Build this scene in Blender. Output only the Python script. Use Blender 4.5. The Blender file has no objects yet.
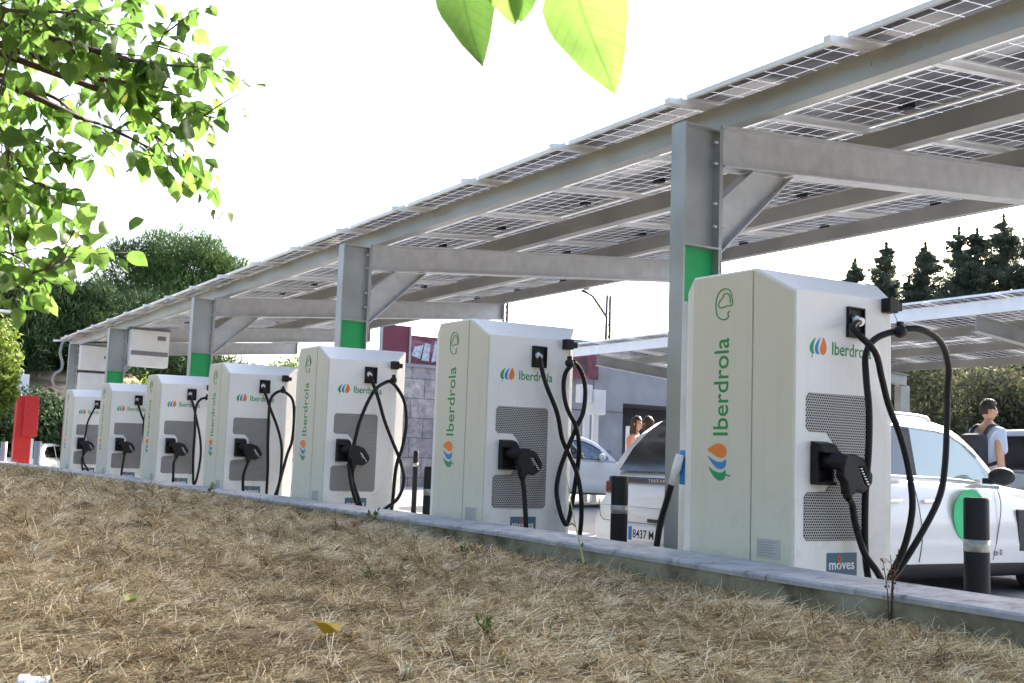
import bpy, bmesh, math, random
import numpy as np
from mathutils import Vector, Matrix, Euler
R = math.radians
random.seed(7); rng = np.random.default_rng(11)
sc = bpy.context.scene
COL = sc.collection

# ------------------------------------------------------------------ materials
def newmat(name):
    m = bpy.data.materials.new(name); m.use_nodes = True
    nt = m.node_tree; b = nt.nodes['Principled BSDF']
    return m, nt, b
def N(nt, t, **kw):
    n = nt.nodes.new(t)
    for k, v in kw.items():
        if k.startswith('i_'): n.inputs[k[2:].replace('_', ' ')].default_value = v
        else: setattr(n, k, v)
    return n
def L(nt, a, b): nt.links.new(a, b)
def ramp(nt, fac, stops):
    r = nt.nodes.new('ShaderNodeValToRGB'); e = r.color_ramp.elements
    while len(e) < len(stops): e.new(0.5)
    for i, (p, c) in enumerate(stops):
        e[i].position = p; e[i].color = (c[0], c[1], c[2], 1)
    L(nt, fac, r.inputs['Fac']); return r.outputs['Color']
def plain(name, col, rough=.5, metal=0., coat=0., bump=0., scale=30., var=.06, spec=.5):
    m, nt, b = newmat(name)
    tc = N(nt, 'ShaderNodeTexCoord'); no = N(nt, 'ShaderNodeTexNoise'); no.inputs['Scale'].default_value = scale*.15
    no.inputs['Detail'].default_value = 6
    L(nt, tc.outputs['Object'], no.inputs['Vector'])
    lo = [max(0, c*(1-var)) for c in col]; hi = [min(1, c*(1+var)) for c in col]
    L(nt, ramp(nt, no.outputs['Fac'], [(.3, lo), (.7, hi)]), b.inputs['Base Color'])
    b.inputs['Roughness'].default_value = rough; b.inputs['Metallic'].default_value = metal
    b.inputs['Coat Weight'].default_value = coat; b.inputs['Specular IOR Level'].default_value = spec
    if bump:
        n2 = N(nt, 'ShaderNodeTexNoise'); n2.inputs['Scale'].default_value = scale; n2.inputs['Detail'].default_value = 5
        L(nt, tc.outputs['Object'], n2.inputs['Vector'])
        bp = N(nt, 'ShaderNodeBump'); bp.inputs['Strength'].default_value = bump; bp.inputs['Distance'].default_value = .01
        L(nt, n2.outputs['Fac'], bp.inputs['Height']); L(nt, bp.outputs['Normal'], b.inputs['Normal'])
    return m
M = {}
def dirty(name, col, dirt, rough=.45, amt=.35):
    """painted sheet metal with faint vertical streaks and specks of dirt"""
    m, nt, b = newmat(name)
    tc = N(nt, 'ShaderNodeTexCoord'); mp = N(nt, 'ShaderNodeMapping'); mp.inputs['Scale'].default_value = (14, 14, .9)
    L(nt, tc.outputs['Object'], mp.inputs['Vector'])
    n1 = N(nt, 'ShaderNodeTexNoise'); n1.inputs['Scale'].default_value = 1.5; n1.inputs['Detail'].default_value = 8; L(nt, mp.outputs['Vector'], n1.inputs['Vector'])
    n2 = N(nt, 'ShaderNodeTexNoise'); n2.inputs['Scale'].default_value = 2.3; n2.inputs['Detail'].default_value = 4; L(nt, tc.outputs['Object'], n2.inputs['Vector'])
    n3 = N(nt, 'ShaderNodeTexNoise'); n3.inputs['Scale'].default_value = 55; n3.inputs['Detail'].default_value = 2; L(nt, tc.outputs['Object'], n3.inputs['Vector'])
    r1 = ramp(nt, n1.outputs['Fac'], [(.52, (0, 0, 0)), (.8, (amt,)*3)])
    r3 = ramp(nt, n3.outputs['Fac'], [(.74, (0, 0, 0)), (.78, (.55,)*3)])
    mu = N(nt, 'ShaderNodeMath', operation='MULTIPLY'); L(nt, r1, mu.inputs[0]); L(nt, n2.outputs['Fac'], mu.inputs[1])
    ad = N(nt, 'ShaderNodeMath', operation='ADD', use_clamp=True); L(nt, mu.outputs[0], ad.inputs[0]); L(nt, r3, ad.inputs[1])
    n4 = N(nt, 'ShaderNodeTexNoise'); n4.inputs['Scale'].default_value = 9; n4.inputs['Detail'].default_value = 8; n4.inputs['Roughness'].default_value = .75; L(nt, tc.outputs['Object'], n4.inputs['Vector'])
    r4 = ramp(nt, n4.outputs['Fac'], [(.50, (0, 0, 0)), (.68, (.5,)*3)]); sz = N(nt, 'ShaderNodeSeparateXYZ'); L(nt, tc.outputs['Object'], sz.inputs[0])
    mr = N(nt, 'ShaderNodeMapRange'); mr.inputs[1].default_value = .45; mr.inputs[2].default_value = 1.25; mr.inputs[3].default_value = 1; mr.inputs[4].default_value = .06; L(nt, sz.outputs['Z'], mr.inputs[0])
    m4 = N(nt, 'ShaderNodeMath', operation='MULTIPLY'); L(nt, r4, m4.inputs[0]); L(nt, mr.outputs[0], m4.inputs[1])
    a4 = N(nt, 'ShaderNodeMath', operation='ADD', use_clamp=True); L(nt, ad.outputs[0], a4.inputs[0]); L(nt, m4.outputs[0], a4.inputs[1]); ad = a4
    mx = N(nt, 'ShaderNodeMix', data_type='RGBA'); mx.inputs['A'].default_value = (*col, 1); mx.inputs['B'].default_value = (*dirt, 1)
    L(nt, ad.outputs[0], mx.inputs['Factor']); L(nt, mx.outputs['Result'], b.inputs['Base Color'])
    b.inputs['Roughness'].default_value = rough
    return m
M['cabinet'] = dirty('cabinet_paint', (.82, .80, .755), (.42, .38, .3), .42)
M['side'] = dirty('cabinet_paint_shaded', (.66, .635, .52), (.42, .38, .3), .5)  # cabinet paint again, shade and warm lawn bounce put into its colour
M['black'] = plain('black_plastic', (.008, .008, .009), .5, spec=.3)
M['rubber'] = plain('cable_rubber', (.009, .009, .010), .5, spec=.25)
M['dark'] = plain('dark_metal', (.03, .03, .033), .5)
M['label'] = plain('rating_plate', (.47, .48, .45), .5)
M['labelink'] = plain('plate_ink', (.3, .31, .29), .6)
M['green'] = plain('logo_green', (.01, .26, .055), .5)
M['leafgreen'] = plain('logo_leaf_green', (.0, .30, .11), .5)
M['blue'] = plain('logo_blue', (.03, .22, .52), .5)
M['orange'] = plain('logo_orange', (.80, .21, .02), .5)
M['sticker'] = plain('sticker_blue_grey', (.075, .155, .22), .5)
M['white'] = plain('white_print', (.85, .85, .85), .5)
M['seam'] = plain('seam_dark', (.1, .1, .09), .8)
M['galv'] = plain('galvanised_steel', (.35, .365, .36), .42, metal=.55, scale=14, var=.16, bump=.05)
M['galvlit'] = plain('galvanised_steel_lit', (.50, .507, .52), .45, metal=.45, scale=60, var=.10, bump=.04)  # same galvanised steel, lightened to carry bounce from the sunlit pavement
M['galv2'] = plain('galvanised_purlin_steel', (.345, .35, .335), .42, metal=.5, scale=9, var=.16)
M['alu'] = plain('aluminium_frame', (.78, .79, .80), .38, metal=.35)
M['band'] = plain('green_column_paint', (.008, .33, .09), .5)
M['steel'] = plain('stainless', (.6, .6, .6), .3, metal=.9)
M['reflect'] = plain('reflective_band', (.42, .41, .37), .35, metal=.4, scale=90, var=.4)
M['bollard'] = plain('bollard_black', (.011, .012, .013), .6, spec=.3)
M['greypost'] = plain('grey_post', (.30, .31, .32), .5)
M['redpaint'] = plain('red_paint', (.62, .025, .022), .4)
M['boxwhite'] = plain('inverter_white', (.78, .78, .77), .4)
M['boxgrey'] = plain('inverter_grey', (.2, .2, .21), .5)
M['concrete'] = plain('grey_concrete', (.25, .25, .262), .9, bump=.3, scale=6, var=.25)
M['concreteshade'] = plain('concrete_shaded', (.10, .10, .105), .9, bump=.2, scale=6, var=.25)  # grey concrete darkened, the covered recess's shade put into its colour

def gridmat():
    """perforated sheet: hexagonal pattern of dark round holes"""
    m, nt, b = newmat('perforated_sheet')
    tc = N(nt, 'ShaderNodeTexCoord'); sp = N(nt, 'ShaderNodeSeparateXYZ'); L(nt, tc.outputs['Object'], sp.inputs[0])
    p = .0158
    def mth(op, a, bb=None, cl=False):
        n = N(nt, 'ShaderNodeMath', operation=op, use_clamp=cl)
        for i, v in enumerate((a, bb)):
            if v is None: continue
            if isinstance(v, (int, float)): n.inputs[i].default_value = v
            else: L(nt, v, n.inputs[i])
        return n.outputs[0]
    def lat(ox, oz):
        u = mth('SUBTRACT', mth('FRACT', mth('ADD', mth('MULTIPLY', sp.outputs['Y'], 1/p), ox+50)), .5)
        v = mth('MULTIPLY', mth('SUBTRACT', mth('FRACT', mth('ADD', mth('MULTIPLY', sp.outputs['Z'], 1/(p*1.732)), oz+50)), .5), 1.732)
        return mth('SQRT', mth('ADD', mth('MULTIPLY', u, u), mth('MULTIPLY', v, v)))
    d = mth('MINIMUM', lat(0, 0), lat(.5, .5))
    f = mth('LESS_THAN', d, .42)
    mx = N(nt, 'ShaderNodeMix', data_type='RGBA'); mx.inputs['A'].default_value = (.62, .61, .58, 1); mx.inputs['B'].default_value = (.012, .012, .012, 1)
    L(nt, f, mx.inputs['Factor']); L(nt, mx.outputs['Result'], b.inputs['Base Color']); b.inputs['Roughness'].default_value = .5
    return m
M['grille'] = gridmat()

def solar():
    """glass-glass module: dark cells between translucent white lines"""
    m, nt, b = newmat('solar_cells')
    tc = N(nt, 'ShaderNodeTexCoord'); sp = N(nt, 'ShaderNodeSeparateXYZ'); L(nt, tc.outputs['Object'], sp.inputs[0])
    def mth(op, a, bb=None):
        n = N(nt, 'ShaderNodeMath', operation=op)
        for i, v in enumerate((a, bb)):
            if v is None: continue
            if isinstance(v, (int, float)): n.inputs[i].default_value = v
            else: L(nt, v, n.inputs[i])
        return n.outputs[0]
    def line(o, pitch, w):
        u = mth('ABSOLUTE', mth('SUBTRACT', mth('FRACT', mth('ADD', mth('MULTIPLY', o, 1/pitch), 50.0)), .5))
        return mth('GREATER_THAN', u, .5-w/pitch)
    g = mth('MAXIMUM', line(sp.outputs['X'], .178, .0065), line(sp.outputs['Y'], .178, .0065))
    no = N(nt, 'ShaderNodeTexNoise'); no.inputs['Scale'].default_value = 2.2; L(nt, tc.outputs['Object'], no.inputs['Vector'])
    oi = N(nt, 'ShaderNodeObjectInfo')
    cell = ramp(nt, no.outputs['Fac'], [(.35, (.035, .04, .065)), (.65, (.14, .145, .175))])
    L(nt, cell, b.inputs['Base Color']); b.inputs['Roughness'].default_value = .12; b.inputs['Specular IOR Level'].default_value = .7
    tl = N(nt, 'ShaderNodeBsdfTranslucent'); tl.inputs['Color'].default_value = (.8, .82, .85, 1)
    df = N(nt, 'ShaderNodeBsdfDiffuse'); df.inputs['Color'].default_value = (.75, .76, .78, 1)
    m1 = N(nt, 'ShaderNodeMixShader'); m1.inputs[0].default_value = .6; L(nt, df.outputs[0], m1.inputs[1]); L(nt, tl.outputs[0], m1.inputs[2])
    m2 = N(nt, 'ShaderNodeMixShader'); L(nt, g, m2.inputs[0]); L(nt, b.outputs[0], m2.inputs[1]); L(nt, m1.outputs[0], m2.inputs[2])
    L(nt, m2.outputs[0], nt.nodes['Material Output'].inputs['Surface'])
    return m
M['cells'] = solar()

def attrmat(name, stops, rough=.7, transl=0., tcol=None, gloss=.3):
    m, nt, b = newmat(name)
    at = N(nt, 'ShaderNodeAttribute'); at.attribute_name = 'tint'
    c = ramp(nt, at.outputs['Fac'], stops)
    L(nt, c, b.inputs['Base Color']); b.inputs['Roughness'].default_value = rough; b.inputs['Specular IOR Level'].default_value = gloss
    if transl:
        tl = N(nt, 'ShaderNodeBsdfTranslucent')
        mc = N(nt, 'ShaderNodeMix', data_type='RGBA', blend_type='MULTIPLY'); mc.inputs['Factor'].default_value = 1
        L(nt, c, mc.inputs['A']); mc.inputs['B'].default_value = (*(tcol or (1, 1, 1)), 1); L(nt, mc.outputs['Result'], tl.inputs['Color'])
        mx = N(nt, 'ShaderNodeMixShader'); mx.inputs[0].default_value = transl
        L(nt, b.outputs[0], mx.inputs[1]); L(nt, tl.outputs[0], mx.inputs[2]); L(nt, mx.outputs[0], nt.nodes['Material Output'].inputs['Surface'])
    return m
M['leaf'] = attrmat('broad_leaf', [(0, (.03, .065, .018)), (.45, (.07, .14, .03)), (.8, (.16, .22, .07)), (1, (.30, .25, .06))], .55, .6, (1.9, 1.9, 1.0), .2)
M['straw'] = attrmat('dry_straw', [(0, (.06, .042, .02)), (.2, (.27, .185, .085)), (.5, (.53, .41, .225)), (.78, (.77, .65, .42)), (.9, (.85, .78, .62)), (.93, (.16, .17, .05)), (1, (.09, .14, .035))], .75, .15, None, .2)
def leafvein():
    m = attrmat('veined_leaf', [(0, (.045, .085, .025)), (.45, (.085, .155, .04)), (.8, (.15, .225, .075)), (1, (.26, .26, .08))], .5, .7, (1.6, 1.7, 1.2), .2)
    nt = m.node_tree; b = nt.nodes['Principled BSDF']; at = N(nt, 'ShaderNodeAttribute'); at.attribute_name = 'luv'
    sp_ = N(nt, 'ShaderNodeSeparateXYZ'); L(nt, at.outputs['Vector'], sp_.inputs[0])
    def mth(op, a, bb=None, c=None):
        n = N(nt, 'ShaderNodeMath', operation=op)
        for i, v in enumerate((a, bb, c)):
            if v is None: continue
            if isinstance(v, (int, float)): n.inputs[i].default_value = v
            else: L(nt, v, n.inputs[i])
        return n.outputs[0]
    ax = mth('ABSOLUTE', sp_.outputs['X']); rib = mth('LESS_THAN', ax, .010)
    q = mth('FRACT', mth('MULTIPLY', mth('SUBTRACT', sp_.outputs['Y'], mth('MULTIPLY', ax, .9)), 9.0)); side = mth('MULTIPLY', mth('LESS_THAN', q, .10), .55)
    v = mth('MAXIMUM', rib, side)
    no = N(nt, 'ShaderNodeTexNoise'); no.inputs['Scale'].default_value = 60; tc = N(nt, 'ShaderNodeTexCoord'); L(nt, tc.outputs['Object'], no.inputs['Vector'])
    f = mth('MULTIPLY', mth('SUBTRACT', 1.0, mth('MULTIPLY', v, .35)), mth('ADD', .78, mth('MULTIPLY', no.outputs['Fac'], .44)))
    tl = [n for n in nt.nodes if n.type == 'BSDF_TRANSLUCENT'][0]
    for sock in (tl.inputs['Color'], b.inputs['Base Color']):
        src = sock.links[0].from_socket; h = N(nt, 'ShaderNodeMix', data_type='RGBA', blend_type='MULTIPLY'); h.inputs['Factor'].default_value = 1
        L(nt, src, h.inputs['A']); L(nt, f, h.inputs['B']); L(nt, h.outputs['Result'], sock)
    return m
M['leafv'] = leafvein()
M['pine'] = attrmat('pine_needles', [(0, (.03, .065, .02)), (.6, (.075, .14, .04)), (1, (.15, .23, .07))], .8, .3)
M['pinedark'] = attrmat('dark_needles', [(0, (.016, .036, .014)), (.6, (.04, .08, .028)), (1, (.08, .13, .04))], .8, .2)
M['cypress'] = attrmat('cypress_foliage', [(0, (.065, .085, .06)), (.6, (.13, .16, .105)), (1, (.19, .22, .14))], .85, .5)
M['hedge'] = attrmat('hedge_foliage', [(0, (.05, .06, .035)), (.55, (.11, .12, .065)), (.9, (.19, .18, .10)), (1, (.30, .26, .16))], .8, .4)
M['bright'] = attrmat('bright_foliage', [(0, (.07, .12, .02)), (.5, (.16, .24, .04)), (1, (.32, .38, .08))], .7, .35)
M['drytuft'] = attrmat('dry_shrub', [(0, (.35, .25, .15)), (1, (.6, .47, .33))], .8, .2)
M['weed'] = attrmat('weed_green', [(0, (.05, .10, .02)), (.6, (.12, .17, .04)), (1, (.30, .27, .10))], .7, .3)
M['dryweed'] = attrmat('dry_weed', [(0, (.12, .05, .03)), (.5, (.25, .13, .06)), (1, (.16, .18, .05))], .8, .2)
M['bark'] = plain('bark', (.085, .062, .045), .9, bump=.6, scale=40, var=.3)
M['twig'] = plain('twig_bark', (.07, .045, .035), .8)
M['drybark'] = plain('yellow_leaf', (.55, .36, .03), .6)

def ground_mat():
    m, nt, b = newmat('parking_asphalt')
    tc = N(nt, 'ShaderNodeTexCoord'); n = N(nt, 'ShaderNodeTexNoise'); n.inputs['Scale'].default_value = .35; n.inputs['Detail'].default_value = 8
    L(nt, tc.outputs['Object'], n.inputs['Vector'])
    L(nt, ramp(nt, n.outputs['Fac'], [(.3, (.22, .225, .235)), (.7, (.31, .315, .325))]), b.inputs['Base Color'])
    b.inputs['Roughness'].default_value = .85
    return m
M['asphalt'] = ground_mat()
def earth_mat():
    m, nt, b = newmat('dry_lawn_soil')
    tc = N(nt, 'ShaderNodeTexCoord')
    n = N(nt, 'ShaderNodeTexNoise'); n.inputs['Scale'].default_value = 22; n.inputs['Detail'].default_value = 10; n.inputs['Roughness'].default_value = .7
    n2 = N(nt, 'ShaderNodeTexNoise'); n2.inputs['Scale'].default_value = 1.6; n2.inputs['Detail'].default_value = 5
    L(nt, tc.outputs['Object'], n.inputs['Vector']); L(nt, tc.outputs['Object'], n2.inputs['Vector'])
    c1 = ramp(nt, n.outputs['Fac'], [(.32, (.07, .048, .028)), (.5, (.25, .175, .09)), (.68, (.52, .40, .24))])
    c2 = ramp(nt, n2.outputs['Fac'], [(.45, (1, 1, 1)), (.7, (.62, .66, .5))])
    mx = N(nt, 'ShaderNodeMix', data_type='RGBA', blend_type='MULTIPLY'); mx.inputs['Factor'].default_value = 1
    L(nt, c1, mx.inputs['A']); L(nt, c2, mx.inputs['B']); L(nt, mx.outputs['Result'], b.inputs['Base Color'])
    bp = N(nt, 'ShaderNodeBump'); bp.inputs['Distance'].default_value = .02; L(nt, n.outputs['Fac'], bp.inputs['Height']); L(nt, bp.outputs['Normal'], b.inputs['Normal'])
    b.inputs['Roughness'].default_value = .95
    return m
M['earth'] = earth_mat()
def coping_mat():
    m, nt, b = newmat('weathered_coping')
    tc = N(nt, 'ShaderNodeTexCoord')
    n = N(nt, 'ShaderNodeTexNoise'); n.inputs['Scale'].default_value = 9; n.inputs['Detail'].default_value = 10; n.inputs['Roughness'].default_value = .7
    L(nt, tc.outputs['Object'], n.inputs['Vector'])
    v = N(nt, 'ShaderNodeTexVoronoi', feature='DISTANCE_TO_EDGE'); v.inputs['Scale'].default_value = .9; L(nt, tc.outputs['Object'], v.inputs['Vector'])
    c = ramp(nt, n.outputs['Fac'], [(.3, (.13, .13, .14)), (.42, (.32, .315, .32)), (.7, (.50, .49, .48))])
    k = ramp(nt, v.outputs['Distance'], [(0, (.5, .5, .5)), (.006, (1, 1, 1))])
    mx = N(nt, 'ShaderNodeMix', data_type='RGBA', blend_type='MULTIPLY'); mx.inputs['Factor'].default_value = .8
    L(nt, c, mx.inputs['A']); L(nt, k, mx.inputs['B']); L(nt, mx.outputs['Result'], b.inputs['Base Color'])
    bp = N(nt, 'ShaderNodeBump'); bp.inputs['Distance'].default_value = .01; L(nt, n.outputs['Fac'], bp.inputs['Height']); L(nt, bp.outputs['Normal'], b.inputs['Normal'])
    b.inputs['Roughness'].default_value = .9
    return m
M['coping'] = coping_mat()
def mossy():
    m, nt, b = newmat('mossy_concrete')
    tc = N(nt, 'ShaderNodeTexCoord')
    n = N(nt, 'ShaderNodeTexNoise'); n.inputs['Scale'].default_value = 5; n.inputs['Detail'].default_value = 9
    L(nt, tc.outputs['Object'], n.inputs['Vector'])
    L(nt, ramp(nt, n.outputs['Fac'], [(.32, (.10, .09, .05)), (.52, (.25, .23, .15)), (.72, (.36, .335, .25))]), b.inputs['Base Color'])
    bp = N(nt, 'ShaderNodeBump'); bp.inputs['Distance'].default_value = .01; L(nt, n.outputs['Fac'], bp.inputs['Height']); L(nt, bp.outputs['Normal'], b.inputs['Normal'])
    b.inputs['Roughness'].default_value = .95
    return m
M['mossy'] = mossy()
def stone():
    m, nt, b = newmat('stone_cladding')
    tc = N(nt, 'ShaderNodeTexCoord'); sw = N(nt, 'ShaderNodeSeparateXYZ'); cb = N(nt, 'ShaderNodeCombineXYZ')
    L(nt, tc.outputs['Object'], sw.inputs[0]); L(nt, sw.outputs['Y'], cb.inputs['X']); L(nt, sw.outputs['Z'], cb.inputs['Y'])
    br = N(nt, 'ShaderNodeTexBrick'); br.inputs['Scale'].default_value = 1; br.inputs['Brick Width'].default_value = .9; br.inputs['Row Height'].default_value = .6
    br.inputs['Mortar Size'].default_value = .012; br.inputs['Color1'].default_value = (.31, .295, .32, 1); br.inputs['Color2'].default_value = (.42, .40, .40, 1); br.inputs['Mortar'].default_value = (.12, .12, .12, 1)
    L(nt, cb.outputs[0], br.inputs['Vector'])
    n = N(nt, 'ShaderNodeTexNoise'); n.inputs['Scale'].default_value = 3.2; n.inputs['Detail'].default_value = 12; n.inputs['Roughness'].default_value = .75; L(nt, tc.outputs['Object'], n.inputs['Vector'])
    c = ramp(nt, n.outputs['Fac'], [(.3, (.35, .34, .33)), (.5, (.8, .78, .76)), (.7, (1.3, 1.25, 1.2))])
    mx = N(nt, 'ShaderNodeMix', data_type='RGBA', blend_type='MULTIPLY'); mx.inputs['Factor'].default_value = 1
    L(nt, br.outputs['Color'], mx.inputs['A']); L(nt, c, mx.inputs['B']); L(nt, mx.outputs['Result'], b.inputs['Base Color'])
    b.inputs['Roughness'].default_value = .9
    return m
M['stone'] = stone()
def graffiti():
    m, nt, b = newmat('graffiti_sheet')
    tc = N(nt, 'ShaderNodeTexCoord'); n = N(nt, 'ShaderNodeTexNoise'); n.inputs['Scale'].default_value = 1.9; n.inputs['Detail'].default_value = 6; n.inputs['Distortion'].default_value = 1.6
    L(nt, tc.outputs['Object'], n.inputs['Vector'])
    L(nt, ramp(nt, n.outputs['Fac'], [(.3, (.02, .015, .025)), (.42, (.09, .018, .03)), (.56, (.14, .03, .05)), (.72, (.22, .12, .14))]), b.inputs['Base Color'])
    b.inputs['Roughness'].default_value = .6
    return m
M['graffiti'] = graffiti()
M['graff_white'] = plain('graffiti_white', (.36, .40, .47), .6, scale=60, var=.35)
M['maroon'] = plain('maroon_sheet', (.11, .012, .03), .55, scale=6, var=.3)
def bankmat():
    m, nt, b = newmat('bank_painted_shade'); tc = N(nt, 'ShaderNodeTexCoord'); sp_ = N(nt, 'ShaderNodeSeparateXYZ'); L(nt, tc.outputs['Object'], sp_.inputs[0])
    n = N(nt, 'ShaderNodeTexNoise'); n.inputs['Scale'].default_value = .8; n.inputs['Detail'].default_value = 10; L(nt, tc.outputs['Object'], n.inputs['Vector'])
    a = N(nt, 'ShaderNodeMath', operation='MULTIPLY_ADD'); a.inputs[1].default_value = 1.2; L(nt, n.outputs['Fac'], a.inputs[0]); L(nt, sp_.outputs['Z'], a.inputs[2])
    d = N(nt, 'ShaderNodeMath', operation='MULTIPLY'); d.inputs[1].default_value = .2; L(nt, a.outputs[0], d.inputs[0])
    L(nt, ramp(nt, d.outputs[0], [(.1, (.012, .014, .008)), (.6, (.03, .028, .016)), (.9, (.05, .042, .026)), (.96, (.38, .28, .17))]), b.inputs['Base Color']); b.inputs['Roughness'].default_value = .95  # bank's shade painted in: dark up the slope, tan only along the top
    return m
M['slope'] = bankmat()

def glassmat(name, tint, refl=.18):
    m, nt, b = newmat(name)
    tr = N(nt, 'ShaderNodeBsdfTransparent'); tr.inputs['Color'].default_value = (*tint, 1)
    gl = N(nt, 'ShaderNodeBsdfGlossy'); gl.inputs['Roughness'].default_value = .02 if refl > .08 else .12; gl.inputs['Color'].default_value = (.9, .95, 1, 1)
    lw = N(nt, 'ShaderNodeFresnel'); lw.inputs['IOR'].default_value = 1.5
    ad = N(nt, 'ShaderNodeMath', operation='ADD', use_clamp=True); ad.inputs[1].default_value = refl; L(nt, lw.outputs[0], ad.inputs[0])
    mx = N(nt, 'ShaderNodeMixShader'); L(nt, ad.outputs[0], mx.inputs[0]); L(nt, tr.outputs[0], mx.inputs[1]); L(nt, gl.outputs[0], mx.inputs[2])
    L(nt, mx.outputs[0], nt.nodes['Material Output'].inputs['Surface'])
    return m
M['glass'] = glassmat('car_glass', (.30, .36, .38), .10)
M['glassdark'] = glassmat('privacy_glass', (.03, .035, .04), .06)
def carpaint(name, col):
    m, nt, b = newmat(name); b.inputs['Base Color'].default_value = (*col, 1); b.inputs['Roughness'].default_value = .28
    b.inputs['Coat Weight'].default_value = .8; b.inputs['Coat Roughness'].default_value = .04
    return m
M['carwhite'] = carpaint('white_car_paint', (.70, .72, .75))
M['carsilver'] = carpaint('silver_car_paint', (.42, .46, .52))
M['clad'] = plain('black_cladding', (.02, .022, .028), .55)
M['tyre'] = plain('tyre_rubber', (.02, .02, .02), .85)
M['rim'] = plain('alloy_rim', (.5, .5, .52), .3, metal=.8)
M['interior'] = plain('car_interior', (.03, .03, .035), .8)
M['redlamp'] = plain('red_lamp', (.10, .008, .01), .15)
M['headlamp'] = plain('clear_lamp', (.7, .72, .75), .1)
M['plate'] = plain('plate_white', (.82, .84, .86), .45)
M['plateblue'] = plain('plate_blue', (.01, .1, .45), .45)
M['ink'] = plain('plate_ink_black', (.015, .015, .02), .5)
M['chrome'] = plain('chrome', (.75, .75, .75), .12, metal=1)
M['navy'] = plain('navy_gloss', (.02, .035, .07), .15)
M['skin'] = plain('skin', (.55, .33, .23), .55)
M['hair'] = plain('dark_hair', (.018, .012, .01), .55)
M['hairbrown'] = plain('brown_hair', (.06, .028, .018), .5)
M['shirtblue'] = plain('pale_blue_cloth', (.50, .60, .80), .8)
M['peach'] = plain('peach_cloth', (.78, .36, .24), .8)
M['trousers'] = plain('dark_trousers', (.03, .035, .05), .85)
M['bag'] = plain('navy_backpack', (.022, .026, .045), .75)
M['shoe'] = plain('shoe', (.04, .035, .03), .6)
def printed():
    m, nt, b = newmat('patterned_cloth'); tc = N(nt, 'ShaderNodeTexCoord'); v = N(nt, 'ShaderNodeTexVoronoi'); v.inputs['Scale'].default_value = 24
    L(nt, tc.outputs['Object'], v.inputs['Vector']); L(nt, ramp(nt, v.outputs['Distance'], [(.35, (.03, .05, .12)), (.45, (.7, .74, .8))]), b.inputs['Base Color']); b.inputs['Roughness'].default_value = .8
    return m
M['printed'] = printed()

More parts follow.
